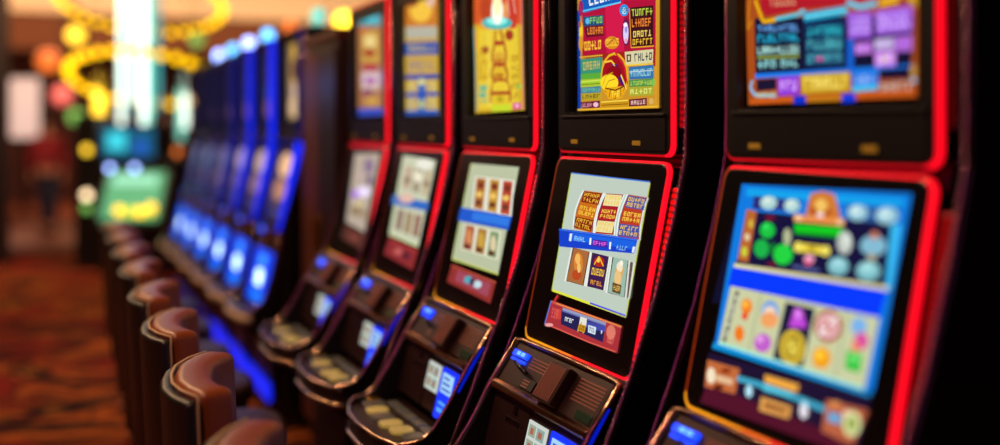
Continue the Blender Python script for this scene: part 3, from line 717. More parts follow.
  'e|c8a040|0.0328 0.2217;0.0566 0.224;0.0458 0.1971|',
  'e|603020|0.032 0.1933;0.0559 0.1958;0.0362 0.1855|',
  'p|e0e0c8|0.0781 0.2599;0.1726 0.2613;0.1851 0.1786;0.0903 0.1773|',
  'p|80986c|0.092 0.2565;0.1603 0.2568;0.1719 0.1817;0.1001 0.1818|',
  'e|d8c8a0|0.1313 0.2208;0.1539 0.223;0.1435 0.1968|',
  'e|603020|0.1305 0.1932;0.1531 0.1956;0.1344 0.1856|',
  'p|90302c|-0.1677 0.1242;0.2046 0.1169;0.1942 0.0517;-0.1812 0.0666|',
  'p|a0485c|-0.1088 0.1127;0.1744 0.1074;0.1658 0.0667;-0.1173 0.0786|',
  'e|50a8b8|-0.0054 0.0955;0.0308 0.1001;0.0006 0.0844|',
  'e|c0d8e0|0.0733 0.0917;0.1052 0.0959;0.0791 0.0809|',
  'e|402848|0.0278 0.0939;0.0457 0.0962;0.0337 0.0829|',
  'l|d86048|-0.1664 0.1219;0.2057 0.1148|0.003',
 ],
 'stripe_top': [
  'p|c8a030|-0.2693 0.8588;0.1349 0.785;0.1446 0.0469;-0.2346 0.0511|',
  'p|c87828|-0.2693 0.8588;0.1349 0.785;0.1349 0.3642;-0.2576 0.3975|',
  'e|f0c040|-0.0581 0.4482;0.0758 0.4349;-0.0581 0.3975|',
  'e|a04030|-0.1557 0.4925;-0.0794 0.4843;-0.1557 0.4649|',
  'e|e0b8a0|0.0557 0.4863;0.1153 0.4797;0.0557 0.4434|',
  'p|b0b0a0|-0.2346 0.3955;0.1251 0.3683;0.1251 0.3261;-0.2346 0.3498|',
  'p|2850a8|-0.2461 0.3348;0.1349 0.3124;0.1349 0.2639;-0.2461 0.2838|',
  'g|c0b060|-0.2118 0.3236;0.1055 0.3048;0.1055 0.2755;-0.2118 0.2922|1 6',
  'p|d0a830|-0.2403 0.2834;0.1349 0.2639;0.1397 0.1941;-0.2403 0.2095|',
  'g|4858a0|-0.2118 0.2642;0.1055 0.2494;0.1055 0.207;-0.2118 0.2187|2 6',
  'p|2040a0|-0.2403 0.2095;0.1397 0.1957;0.1397 0.1763;-0.2403 0.1884|',
  'p|3868b8|-0.0902 0.1857;0.0047 0.1818;0.0047 0.0518;-0.0902 0.0529|',
  'p|e0c048|-0.2232 0.1807;-0.1118 0.1781;-0.1118 0.0634;-0.2232 0.0632|',
  'p|e0c048|0.0252 0.1744;0.1251 0.172;0.13 0.0633;0.0252 0.0632|',
  'g|5068a8|-0.2118 0.1697;-0.1227 0.1682;-0.1227 0.0704;-0.2118 0.0701|4 3',
  'g|5068a8|0.0354 0.164;0.1153 0.1627;0.1153 0.07;0.0354 0.0696|4 3',
  'p|2848a8|-0.2346 0.1389;0.1397 0.131;0.1397 0.1149;-0.2346 0.1214|',
  'e|e8e078|-0.0422 0.1737;-0.0005 0.172;-0.0422 0.1619|',
  'e|b8c080|-0.0422 0.0894;-0.0057 0.0887;-0.0422 0.0726|',
  'p|3058b0|-0.2346 0.0686;0.1446 0.0663;0.1446 0.0469;-0.2346 0.0493|',
 ],
 'stripe_mid': [
  'p|c8ccb0|-0.173 0.4657;0.2084 0.4552;0.2028 0.1458;-0.1509 0.1587|',
  'e|e8e8d8|0.0887 0.4385;0.182 0.4414;0.1016 0.4177|',
  'p|3068c0|-0.2022 0.3091;0.2257 0.3053;0.2214 0.2742;-0.2052 0.2722|',
  'e|e0b8a8|-0.0366 0.3049;0.0538 0.3103;-0.0247 0.2866|',
  'p|c0a890|-0.1151 0.4253;-0.0262 0.4227;-0.0135 0.3361;-0.114 0.3419|',
  'p|a09078|0.0087 0.4211;0.0849 0.4184;0.0904 0.3311;0.0129 0.3348|',
  'p|c0b090|0.1181 0.417;0.189 0.4169;0.1987 0.3242;0.1235 0.3303|',
  'e|f0e8d0|0.0491 0.3903;0.0891 0.392;0.0621 0.3695|',
  'e|806850|-0.067 0.3717;-0.0374 0.3731;-0.0583 0.3584|',
  'e|906858|0.1557 0.3686;0.1825 0.3699;0.1635 0.356|',
  'p|907868|-0.106 0.262;-0.0244 0.2595;-0.0169 0.1816;-0.0998 0.1853|',
  'p|a08868|0.0022 0.2587;0.08 0.2562;0.0886 0.1777;0.0096 0.1813|',
  'p|987060|0.1053 0.2554;0.1779 0.2556;0.1875 0.1764;0.1137 0.1774|',
  'l|c8d890|-0.173 0.4657;-0.1509 0.1587;0.2028 0.1458|0.005',
  'p|8c2c30|-0.1419 0.1457;0.2103 0.1338;0.1958 0.062;-0.1675 0.0806|',
  'e|c0605c|-0.0028 0.1076;0.046 0.1128;0.0055 0.0951|',
  'e|4a2030|0.0955 0.1022;0.1345 0.1065;0.1035 0.09|',
  'l|d84848|-0.1401 0.1431;0.2118 0.1314|0.003',
 ],
 'gold_top': [
  'p|a87048|-0.2284 0.9829;0.1539 0.913;0.1735 0.0545;-0.2132 0.0547|',
  'p|2898a8|-0.2132 0.9801;0.1407 0.9155;0.1407 0.4285;-0.1981 0.4575|',
  'e|58d8e8|-0.0232 0.4932;0.1007 0.4814;-0.0232 0.462|',
  'e|b0f0f0|-0.0232 0.5088;0.0464 0.502;-0.0232 0.4932|',
  'e|c04838|-0.1238 0.4273;-0.0515 0.4214;-0.1238 0.4114|',
  'p|c8a048|-0.1532 0.4297;0.1007 0.4091;0.1141 0.2752;-0.1532 0.2898|',
  'e|e8d088|-0.0232 0.3763;0.0737 0.3692;-0.0232 0.349|',
  'e|a03028|-0.0373 0.3265;0.0601 0.3204;-0.0373 0.3089|',
  'e|b03828|-0.0232 0.2632;0.1007 0.2569;-0.0232 0.2437|',
  'p|d0b080|-0.1532 0.2499;0.1141 0.2373;0.1141 0.1614;-0.1532 0.1699|',
  'e|a83028|-0.0232 0.2048;0.0737 0.2009;-0.0232 0.1892|',
  'e|803050|-0.0658 0.1573;0.0188 0.1548;-0.0658 0.1416|',
  'e|c89848|0.0049 0.1164;0.1141 0.1139;0.0049 0.0932|',
  'p|3850c0|-0.2132 0.087;0.167 0.0846;0.1735 0.0545;-0.2132 0.0547|',
 ],
 'gold_mid': [
  'p|b8a898|-0.1537 0.4576;0.2316 0.4659;0.2335 0.1359;-0.0692 0.1565|',
  'e|887090|0.1019 0.4089;0.176 0.4113;0.1262 0.3759|',
  'e|c0a8a0|-0.0066 0.358;0.0597 0.3608;0.0119 0.3337|',
  'e|786080|0.1564 0.3496;0.2084 0.3519;0.1716 0.3289|',
  'e|f0e0ff|0.096 0.2974;0.2012 0.3032;0.1137 0.2738|',
  'e|a870e0|-0.0181 0.2818;0.0375 0.2849;-0.0041 0.2637|',
  'e|907858|0.0361 0.2116;0.1012 0.2162;0.0542 0.188|',
  'e|a08868|0.1618 0.2098;0.2135 0.2136;0.179 0.1869|',
  'e|d8c890|0.0681 0.2448;0.1324 0.2489;0.0771 0.233|',
  'p|583028|-0.078 0.1447;0.2539 0.1302;0.2503 0.0631;-0.0901 0.0833|',
  'e|804038|0.0986 0.1009;0.162 0.1068;0.1097 0.0866|',
 ],
}

# ---------------- the setting ----------------
def struct(name, mb, m): return tag(mb.build(name, m), kind='structure')
struct('floor', MB().box(-7, 9, -3, 15.4, -0.12, 0), 'carpet')
struct('trim_1', MB().box(-7, 9, 15.4, 16.2, -0.12, 0.02), 'dark_strip')
struct('trim_2', MB().box(-7, 9, 16.2, 26, -0.12, 0.0), 'tan_floor')
struct('wall_back', MB().box(-7, 9, 26, 26.2, 0, 3.6), 'maroon_wall')
struct('wall_left', MB().box(-7.2, -7, -3, 26, 0, 4.6), 'maroon_wall')
struct('wall_right', MB().box(9, 9.2, -3, 26, 0, 4.6), 'maroon_wall')
struct('wall_front', MB().box(-7, 9, -3.2, -3, 0, 4.6), 'maroon_wall')
struct('ceiling', MB().box(-7, 9, -3, 20, 4.6, 4.75), 'dark_ceiling')
struct('trim_3', MB().box(-7, 9, 20, 20.3, 3.56, 4.6), 'cream_plaster')
struct('trim_4', MB().box(-7, 9, 20.5, 20.8, 2.95, 3.56), 'brown_plaster')
struct('trim_5', MB().box(-7, 9, 20.3, 26.2, 3.56, 3.66), 'dark_ceiling')
p0 = at(-14, 0, 13); p1 = at(9, 0, 13)
struct('trim_6', MB().box(p0.x, p1.x, p0.y - 0.1, p0.y + 0.35, 0, 4.6), 'dark_wood')

# ---------------- slot machines ----------------
MP0, MP1 = Vector((-0.105, 0, 1.04)), Vector((0.0, 0, 1.53))
MDIR = (MP1 - MP0).normalized(); MN = Vector((-MDIR.z, 0, MDIR.x))
DP0, DP1 = Vector((-0.19, 0, 0.932)), Vector((-0.122, 0, 1.03))
DDIR = (DP1 - DP0).normalized(); DN = Vector((-DDIR.z, 0, DDIR.x))
RP0, RP1 = Vector((-0.228, 0, 0.752)), Vector((-0.184, 0, 0.928))
RDIR = (RP1 - RP0).normalized(); RN = Vector((-RDIR.z, 0, RDIR.x))
TP0, TDIR, TN = Vector((0.025, 0, 1.60)), Vector((0, 0, 1)), Vector((-1, 0, 0))
FR = {'mid': (MP0 - MN * 0.0125, MDIR, MN), 'deck': (DP0, DDIR, DN), 'rec': (RP0, RDIR, RN), 'top': (TP0, TDIR, TN), 'box': (Vector((0.011, 0, 1.537)), TDIR, TN)}
def P(fr, u, v, n=0.0):                     # u towards the camera end of the row, v up the face, n out of it
    o, d, nn = FR[fr]
    q = o + d * v + nn * n
    return Vector((q.x, -u, q.z))
def fbox(mb, fr, u0, u1, v0, v1, n0, n1, col=None):
    vs = [P(fr, u, v, n) for u in (u0, u1) for v in (v0, v1) for n in (n0, n1)]
    return mb.add(vs, [(0, 1, 3, 2), (4, 6, 7, 5), (0, 4, 5, 1), (2, 3, 7, 6), (0, 2, 6, 4), (1, 5, 7, 3)], col)
def rrect(u0, u1, v0, v1, r, k=5):
    pts = []
    for cu, cv, a0 in ((u1 - r, v1 - r, 0), (u0 + r, v1 - r, 90), (u0 + r, v0 + r, 180), (u1 - r, v0 + r, 270)):
        for i in range(k + 1):
            a = R(a0 + 90 * i / k); pts.append((cu + r * math.cos(a), cv + r * math.sin(a)))
    return pts
def plate(mb, fr, outline, n0, n1, col=None):
    n = len(outline); vs = [P(fr, u, v, n0) for u, v in outline] + [P(fr, u, v, n1) for u, v in outline]
    return mb.add(vs, [tuple(range(n))[::-1], tuple(range(n, 2 * n))] + [(i, (i + 1) % n, n + (i + 1) % n, n + i) for i in range(n)], col)
def frame(mb, fr, outer, inner, n0, n1, colf=None):  # ring between two outlines
    n = len(outer)
    for i in range(n):
        j = (i + 1) % n
        q = [outer[i], outer[j], inner[j], inner[i]]
        vs = [P(fr, u, v, n0) for u, v in q] + [P(fr, u, v, n1) for u, v in q]
        c = colf(*outer[i]) if colf else None
        mb.add(vs, [(3, 2, 1, 0), (4, 5, 6, 7), (0, 1, 5, 4), (2, 3, 7, 6)], c)
    return mb
def rgb(h, k=1.0):
    c = lin(h); return (c[0] * k, c[1] * k, c[2] * k, 1)

def bil(q, s, t):
    a = (q[0][0] + (q[1][0] - q[0][0]) * s, q[0][1] + (q[1][1] - q[0][1]) * s)
    b = (q[3][0] + (q[2][0] - q[3][0]) * s, q[3][1] + (q[2][1] - q[3][1]) * s)
    return (a[0] + (b[0] - a[0]) * t, a[1] + (b[1] - a[1]) * t)
STROKES = ['LRTM', 'LTMB', 'LB', 'M|', 'LRTB', 'LRB', 'TL', 'LRM', 'LMT', '|T', 'LRT', '|B']
def glyphs(q, rows, cols, rnd):
    out = []
    for r in range(rows):
        for c in range(cols):
            x0, x1 = (c + 0.12) / cols, (c + 0.86) / cols; y0, y1 = (r + 0.12) / rows, (r + 0.88) / rows
            w = (x1 - x0) * 0.28; h = (y1 - y0) * 0.2
            for s in rnd.choice(STROKES):
                if s == 'L': b = (x0, x0 + w, y0, y1)
                elif s == 'R': b = (x1 - w, x1, y0, y1)
                elif s == '|': b = ((x0 + x1 - w) / 2, (x0 + x1 + w) / 2, y0, y1)
                elif s == 'T': b = (x0, x1, y0, y0 + h)
                elif s == 'B': b = (x0, x1, y1 - h, y1)
                else: b = (x0, x1, (y0 + y1 - h) / 2, (y0 + y1 + h) / 2)
                out.append([bil(q, b[0], b[2]), bil(q, b[1], b[2]), bil(q, b[1], b[3]), bil(q, b[0], b[3])])
    return out
def art_mesh(fr, items, n, vmax, seed=1):
    rnd = random.Random(seed); mb = MB(); step = 0.00003
    k = 0
    for it in items:
        kind, col, pts, extra = it.split('|')
        pts = [tuple(float(x) for x in p.split()) for p in pts.split(';')]
        c = lin(col); k += 1
        if kind == 'p': polys = [pts]
        elif kind == 'e':
            o = pts[0]; a = (pts[1][0] - o[0], pts[1][1] - o[1]); b = (pts[2][0] - o[0], pts[2][1] - o[1])
            polys = [[(o[0] + a[0] * math.cos(t) + b[0] * math.sin(t), o[1] + a[1] * math.cos(t) + b[1] * math.sin(t)) for t in [2 * math.pi * i / 16 for i in range(16)]]]
        elif kind == 'g':
            r_, c_ = extra.split(); polys = glyphs(pts, int(r_), int(c_), rnd)
        else:
            w = float(extra) / 2; polys = []
            for p, q in zip(pts, pts[1:]):
                d = Vector((q[0] - p[0], q[1] - p[1])); L = d.length or 1; nn = (-d.y / L * w, d.x / L * w)
                polys.append([(p[0] + nn[0], p[1] + nn[1]), (q[0] + nn[0], q[1] + nn[1]), (q[0] - nn[0], q[1] - nn[1]), (p[0] - nn[0], p[1] - nn[1])])
        for pl in polys:
            pl = [(max(-0.262, min(0.262, u)), max(0.012, min(vmax, v))) for u, v in pl]
            mb.add([P(fr, u, v, n + k * step) for u, v in pl], [tuple(range(len(pl)))], c)
    return mb

def fin_prof(back, blue=False):                         # side panel outline in x,z
    front = [(0.01, 2.15), (0.01, 1.66), (0.008, 1.54), (-0.023, 1.40), (-0.07, 1.233), (-0.13, 1.07), (-0.20, 0.90), (-0.268, 0.74), (-0.295, 0.655)]
    if blue: front = front[:5] + [(-0.118, 1.07), (-0.135, 0.90), (-0.175, 0.74), (-0.20, 0.655)]; return front, front + [(-0.20, 0.60), (-0.19, 0.54), (-0.18, 0.44), (-0.17, 0.30), (-0.17, 0.0), (back, 0.0), (back, 2.15)]
    return front, front + [(-0.285, 0.60), (-0.24, 0.54), (-0.19, 0.44), (-0.17, 0.30), (-0.17, 0.0), (back, 0.0), (back, 2.15)]
RED = dict(name='red', ring='ff0a20', k=1.5, low='ffa018', fin='recess_glow_dim', lens='recess_glow_red', side=0.0115)  # fin and lens pick the materials that carry the painted recess glow
def slot_machine(label, x, y, art_top, art_mid, pal, h_in=0.0, tray=True, lens=None, seed=1, group=None, glow=False):
    t = thing('slot_machine', label, 'slot machine', (x, y, 0), 0, group)
    blue = pal['name'] == 'blue'; k = pal.get('kk', 1)
    FR['deck'] = (Vector((-0.125, 0, 0.935)), (Vector((-0.112, 0, 1.03)) - Vector((-0.125, 0, 0.935))).normalized(), Vector((-0.99, 0, 0.136))) if blue else (DP0, DDIR, DN)
    FR['rec'] = (Vector((-0.187, 0, 0.625)), Vector((0.062, 0, 0.305)).normalized(), Vector((-0.98, 0, 0.199))) if blue else (RP0, RDIR, RN)
    # cabinet body behind the faces
    MB().prism([(0.04, 2.15), (0.04, 1.535), (-0.075, 1.03), (-0.085 if blue else -0.10, 0.93), (-0.135 if blue else -0.17, 0.72), (-0.135 if blue else -0.15, 0.60), (-0.15, 0.0), (0.55, 0.0), (0.55, 2.15)], -0.28, 0.28).build('cabinet', 'gloss_black', t, bevel=0.004)
    # side panels with beaded chrome edge
    for s, inn in ((1, 0.0), (-1, 0.035)):
        front, prof = fin_prof(0.56, blue)
        prof = [(a + (inn if i < 14 else 0), b) for i, (a, b) in enumerate(prof)]
        y0, y1 = (-0.352, -0.338) if s == 1 else (0.338, 0.352)
        f = MB().prism(prof, y0, y1).build('side_panel', 'gloss_black', t, bevel=0.003)
        edge = [Vector((a + inn - 0.004, (y0 + y1) / 2, b)) for a, b in front]
        mb = MB().tube(edge, 0.0028, 8)
        if s == 1 and not blue:             # little beads along the tube
            L = 0; acc = 0
            for a, b in zip(edge, edge[1:]):
                d = (b - a); m = int(d.length / 0.0135)
                for i in range(m): 
                    q = a + d * (i / m); mb.ball((q.x - 0.003, q.y, q.z), 0.0036, 6)
        mb.build('chrome_edge', 'bead_chrome', f, smooth=True)
        # ribbed wall of the channel between side panel and face
        ch = MB(); ya, yb = (-0.338, -0.294) if s == 1 else (0.294, 0.338)
        ch.prism([(0.045, 2.13), (0.055, 1.54), (-0.05, 1.05), (-0.11, 0.90), (-0.15, 0.74), (0.2, 0.74), (0.2, 2.13)], ya, yb)
        ch.build('side_channel', 'recess_grey', t)
        if s == 1:
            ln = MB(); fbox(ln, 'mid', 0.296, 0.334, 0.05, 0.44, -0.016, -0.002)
            ln.build('side_glow_panel', lens or pal['lens'], t, bevel=0.004, label='ribbed side panel with LED spill put in as glow')
            lt = MB().box(0.018, 0.046, -0.334, -0.298, 1.60, 2.10); lt.build('upper_glow_panel', pal['fin'] if seed != 5 else 'gloss_black', t)  # red row: LED spill of the upper channel also given as emission
    # top box: bezel, lit ring, picture, vent panel
    H = 0.60
    bz = MB(); o = rrect(-0.279, 0.279, 0.004, H - 0.004, 0.022); i_ = rrect(-0.247, 0.256, 0.098, H - 0.06, 0.012); oo = rrect(-0.2825, 0.288, 0.002, H - 0.005, 0.025)
    frame(bz, 'box', oo, i_, -0.04, 0.0125)
    bz.build('top_bezel', 'satin_black', t)
    rg = MB(); ks = pal['k']
    kt = pal.get('kt', ks)
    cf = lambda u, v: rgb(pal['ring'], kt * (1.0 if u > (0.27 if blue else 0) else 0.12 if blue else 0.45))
    frame(rg, 'box', rrect(-0.2875, 0.2925, -0.003, H, 0.028), oo, -0.002, -0.002 + pal['side'], cf)
    rg.build('top_light_ring', 'led_tube', t, label='glowing %s tube around the top box' % pal['name'])
    MB().box(0.0245, 0.0395, -0.262, 0.262, 1.615, 2.09).build('top_glass', 'gloss_black', t)
    art_mesh('top', art_top, 0.003, 0.485, seed).build('top_display', 'lit_screen', t, label='lit game picture of the top box')
    ve = MB(); fbox(ve, 'box', -0.262, 0.272, 0.010, 0.090, 0.0126, 0.0145); fbox(ve, 'box', -0.262, 0.272, 0.0905, 0.096, 0.0126, 0.019)
    vp = ve.build('lower_panel', 'satin_black', t, bevel=0.002)
    for u in (-0.20, 0.125):
        g = MB(); fbox(g, 'box', u, u + 0.036, 0.022, 0.033, 0.0145, 0.0165); fbox(g, 'box', u + 0.004, u + 0.032, 0.0255, 0.0295, 0.0165, 0.0172)
        g.build('vent', 'brass_lit', vp, label='small brass vent')
    # middle screen
    o = rrect(-0.279, 0.279, 0.008, 0.487, 0.024)
    o = rrect(-0.2825, 0.2825, 0.005, 0.490, 0.027); mb_ = MB(); plate(mb_, 'mid', o, -0.02, 0.012); mb_.build('screen_bezel', 'gloss_black', t, bevel=0.003)
    rg = MB(); low = pal['low']
    def cf(u, v):
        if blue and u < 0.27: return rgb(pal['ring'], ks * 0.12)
        if v < 0.03: 
            w = max(0, min(1, (0.02 - u) / 0.22)); a = rgb(pal['ring'], ks); b = rgb(low, ks * (0.15 if blue else 0.8))
            return tuple(a[i] * (1 - w) + b[i] * w for i in range(3)) + (1,)
        if u < -0.27: return rgb('ff5010' if not blue else pal['ring'], ks * (0.22 if v > 0.1 else 0.4))
        return rgb(pal['ring'], ks)
    outl = rrect(-0.2875, 0.2875, 0.0, 0.495, 0.03)
    # finer outline so that the colours of the tube can change along it
    def dense(q, m=6): return [(q[i][0] + (q[(i + 1) % len(q)][0] - q[i][0]) * j / m, q[i][1] + (q[(i + 1) % len(q)][1] - q[i][1]) * j / m) for i in range(len(q)) for j in range(m)]
    frame(rg, 'mid', dense(outl), dense(o), -0.001, -0.001 + pal['side'], cf)
    rg.build('screen_light_ring', 'led_tube', t, label='glowing %s tube around the main screen' % pal['name'])
    art_mesh('mid', art_mid, 0.0125, 0.48, seed + 7).build('main_display', 'lit_screen', t, label='lit reel game on the main screen')
    # deck shell
    W = 0.282
    sh = MB()
    sh.prism([(-0.11, 1.034), (-0.121, 0.934), (-0.183, 0.625), (-0.12, 0.60), (-0.05, 1.0)] if blue else [(-0.118, 1.034), (-0.184, 0.934), (-0.182, 0.92), (-0.222, 0.75), (-0.16, 0.70), (-0.06, 1.0)], -W + 0.012, W - 0.012)
    sh.build('deck_face', 'deck_dark', t)
    side = [(-0.112, 1.036), (-0.125, 1.036), (-0.198, 0.935), (-0.255, 0.835), (-0.302, 0.765), (-0.335, 0.742), (-0.37, 0.738), (-0.37, 0.70), (-0.22, 0.64), (-0.10, 0.80)]
    if blue: side = [(-0.105, 1.036), (-0.118, 1.036), (-0.135, 0.935), (-0.165, 0.80), (-0.205, 0.68), (-0.25, 0.64), (-0.27, 0.632), (-0.27, 0.595), (-0.2, 0.54), (-0.08, 0.80)]
    for y0, y1 in ((-W, -W + 0.014), (W - 0.014, W)):
        MB().prism(side, y0, y1).build('deck_cheek', 'deck_dark', t, bevel=0.003)
    # tray: plan with chamfered front
    plan = [(-0.20, W - .002), (-0.355, W - .002), (-0.395, W - 0.03), (-0.428, W - 0.15), (-0.434, 0), (-0.428, -W + 0.15), (-0.395, -W + 0.03), (-0.355, -W + .002), (-0.20, -W + .002)]
    dz = -0.108 if blue else 0.0
    if blue: plan = [(-0.15 + (p + 0.20) * 0.75, q) for p, q in plan]
    MB().slab(plan, 0.655 + dz, 0.722 + dz).build('button_tray', 'deck_brown', t, bevel=0.006)
    MB().prism([(-0.29, 0.552), (-0.13, 0.552), (-0.13, 0.38), (-0.16, 0.42)] if blue else [(-0.40, 0.66), (-0.15, 0.66), (-0.15, 0.45), (-0.20, 0.50)], -0.24, 0.24).build('tray_bracket', 'satin_black', t, bevel=0.01)
    # chrome rim all around the deck
    lf = [Vector((a, W, b)) for a, b in side[1:7]]; rt = [Vector((a, -W, b)) for a, b in side[1:7]]
    fr_ = [Vector((a, b, 0.727 + dz)) for a, b in plan[2:7]]
    rim = [Vector((-0.122, 0, 1.040))] + [Vector((-0.122, W - 0.03, 1.040))] + lf + fr_ + rt[::-1] + [Vector((-0.122, -W + 0.03, 1.040))]
    MB().tube(rim, 0.0062, 8, closed=True).build('deck_rim', 'copper_chrome', t, smooth=True)
    MB().tube([Vector((a, b, 0.668 + dz * 0.8)) for a, b in plan[1:8]], 0.022 if blue else 0.008, 8).build('tray_lip', 'pale_trim' if blue else 'copper_chrome', t, smooth=True)
    # ridge bar
    rx_ = 0.066 if blue else 0.0
    MB().prism([(-0.188 + rx_, 0.943), (-0.206 + rx_, 0.938), (-0.212 + rx_, 0.926), (-0.200 + rx_, 0.914), (-0.186 + rx_, 0.916)], -W + 0.014, W - 0.014).build('ridge_bar', 'copper_chrome' if not blue else 'deck_brown', t, bevel=0.003)
    # upper deck plate with grilles
    up = MB(); fbox(up, 'deck', -0.262, 0.262, 0.008, 0.118, -0.01, 0.004)
    pl = up.build('vent_plate', 'deck_brown', t, bevel=0.002)
    gr = MB()
    for r_ in range(7):
        for c_ in range(11):
            u = 0.122 + c_ * 0.0115; v = 0.047 + r_ * 0.0085
            fbox(gr, 'deck', u, u + 0.0085, v, v + 0.0035, 0.004, 0.0055)
    gr.build('speaker_grille', 'rib_copper', pl); gr = MB()
    for r_ in range(4):
        for c_ in range(9):
            u = -0.142 + c_ * 0.0108; v = 0.068 + r_ * 0.0085
            fbox(gr, 'deck', u, u + 0.008, v, v + 0.0035, 0.004, 0.0055)
    gr.build('air_grille', 'rib_copper', pl)
    va = MB(); fbox(va, 'deck', -0.006, 0.094, 0.008, 0.108, 0.004, 0.030)
    vv = va.build('bill_validator', 'deck_brown', t, bevel=0.004)
    rb = MB()
    for c_ in range(9): fbox(rb, 'deck', 0.002 + c_ * 0.0098, 0.0055 + c_ * 0.0098, 0.014, 0.101, 0.030, 0.0325)
    rb.build('validator_rib', 'rib_copper', vv)
    lc = MB(); fbox(lc, 'deck', 0.180, 0.252, 0.012, 0.034, 0.004, 0.008); lc.build('small_lcd', 'lcd_green', t, bevel=0.002)
    bl = MB(); fbox(bl, 'deck', -0.250, -0.165, 0.082, 0.098, 0.004, 0.012)
    for c_ in range(7): fbox(bl, 'deck', -0.248 + c_ * 0.0125, -0.240 + c_ * 0.0125, 0.070, 0.077, 0.004, 0.010)
    bl.build('blue_indicator', 'blue_led', t, label='bright blue light on the deck')
    gg = MB(); 
    for c_ in range(2): 
        for d_ in range(3): fbox(gg, 'deck', -0.226 + c_ * 0.026, -0.206 + c_ * 0.026, 0.0865 + d_ * 0.0035, 0.0885 + d_ * 0.0035, 0.012, 0.0125)
    gg.build('indicator_mark', 'crystal_cyan', t)
    rd = MB(); fbox(rd, 'deck', -0.135, -0.055, 0.014, 0.044, 0.004, 0.009)
    rdo = rd.build('card_reader', 'deck_dark', t, bevel=0.003)
    k_ = MB()
    for d_ in range(3): fbox(k_, 'deck', -0.12, -0.085, 0.019 + d_ * 0.008, 0.022 + d_ * 0.008, 0.009, 0.010)
    k_.build('reader_mark', 'rib_copper', rdo)
    MB().tube([P('deck', -0.20, 0.068, 0.014), P('deck', -0.16, 0.060, 0.020), P('deck', -0.115, 0.052, 0.016)], 0.006, 8).build('lock_bar', 'gloss_black', t, smooth=True)
    # recessed wall under the ridge
    rc = MB(); fbox(rc, 'rec', -0.262, -0.04, 0.004, 0.168, 0.0, 0.006)
    dr = rc.build('service_door', 'deck_brown', t, bevel=0.002)
    sl = MB(); fbox(sl, 'rec', -0.165, -0.082, 0.108, 0.120, 0.006, 0.008); fbox(sl, 'rec', -0.128, -0.108, 0.132, 0.152, 0.006, 0.009)
    sl.build('door_slot', 'gloss_black', dr)
    r2 = MB(); fbox(r2, 'rec', -0.036, 0.262, 0.004, 0.168, 0.0, 0.004); r2.build('recess_plate', 'deck_brown', t)
    cd = MB(); c = 'e8f0e8'
    fbox(cd, 'rec', -0.03, 0.072, 0.062, 0.142, 0.004, 0.008, rgb(c, 0.75))
    if not blue:
        for a, b, cc in ((-0.022, 0.015, 'a8b8a0'), (0.022, 0.062, '98b8b0')):
            for d_ in range(2): fbox(cd, 'rec', a, b, 0.070 + d_ * 0.036, 0.098 + d_ * 0.036, 0.008, 0.0086, rgb(cc, 0.8)); fbox(cd, 'rec', a + 0.010, b - 0.010, 0.076 + d_ * 0.036, 0.091 + d_ * 0.036, 0.0086, 0.009, rgb('c87860', 0.7))
    cd.build('lit_card', 'led_tube', t, label='small lit picture card')
    td = MB(); B = rgb('0a30ff', 1.3)
    fbox(td, 'rec', 0.10, 0.212, -0.010 + 0.012, 0.146, 0.004, 0.012, B)
    fbox(td, 'rec', 0.112, 0.200, 0.078, 0.134, 0.012, 0.0126, rgb('a8d8f8', 1.0))
    for d_ in range(3): fbox(td, 'rec', 0.122, 0.190 - 0.01 * d_, 0.086 + d_ * 0.016, 0.092 + d_ * 0.016, 0.0126, 0.013, rgb('1840c0', 1.0))
    fbox(td, 'rec', 0.118, 0.180, 0.022, 0.034, 0.012, 0.0126, rgb('50a0ff', 1.2)); fbox(td, 'rec', 0.118, 0.180, 0.044, 0.052, 0.012, 0.0126, rgb('50a0ff', 1.2))
    td.build('ticket_display', 'led_tube', t, label='blue lit ticket display')
    if glow:
        gp = MB(); fbox(gp, 'rec', -0.268, 0.268, 0.004, 0.300, 0.0130, 0.0150, rgb('0444ff', 1.1))
        pts = rrect(-0.10, 0.08, 0.10, 0.19, 0.044)
        plate(gp, 'rec', pts, 0.0150, 0.0165, rgb('c0e4ff', 2.8)); plate(gp, 'rec', rrect(-0.08, 0.08, 0.215, 0.27, 0.026), 0.0150, 0.0165, rgb('40a0f0', 1.3)); plate(gp, 'rec', rrect(-0.16, 0.16, 0.012, 0.075, 0.03), 0.0150, 0.0165, rgb('0878ff', 1.1))
        gp.build('glowing_panel', 'led_tube', t, label='bright blue backlit panel')
    else:
        # buttons on the tray
        for i in range(6):
            y_ = 0.215 - i * 0.082; x_ = -0.318 - 0.028 * math.sin(math.pi * (i + 0.5) / 6)
            b = MB().slab([(x_ + a * 0.034, y_ + c2 * 0.034) for a, c2 in [(math.copysign(abs(math.cos(q)) ** .6, math.cos(q)), math.copysign(abs(math.sin(q)) ** .6, math.sin(q))) for q in [2 * math.pi * j / 16 for j in range(16)]]], 0.722, 0.733)
            b.build('button', 'button_cream' if i in (1, 3, 4) else 'button_grey', t, bevel=0.003)
        for i in range(5):
            y_ = 0.19 - i * 0.082
            MB().box(-0.283, -0.248, y_ - 0.034, y_ + 0.034, 0.722, 0.730).build('button', 'button_grey', t, bevel=0.004)
        MB().lathe([(0.024, 0.727), (0.024, 0.735), (0.018, 0.738)], -0.315, 0.255, 16).build('round_button', 'brass', t)
    if not blue: MB().prism([(-0.150, 0.985), (-0.160, 0.985), (-0.235, 0.865), (-0.225, 0.865)], -W - 0.004, -W - 0.0003).build('side_blue_streak', 'blue_streak', t, label='thin blue reflection put on the deck side as glow')
    # lower door
    ld = MB().box(-0.166, -0.1505, -0.262, 0.262, 0.09, 0.50); d = ld.build('lower_door', 'satin_black', t, bevel=0.006)
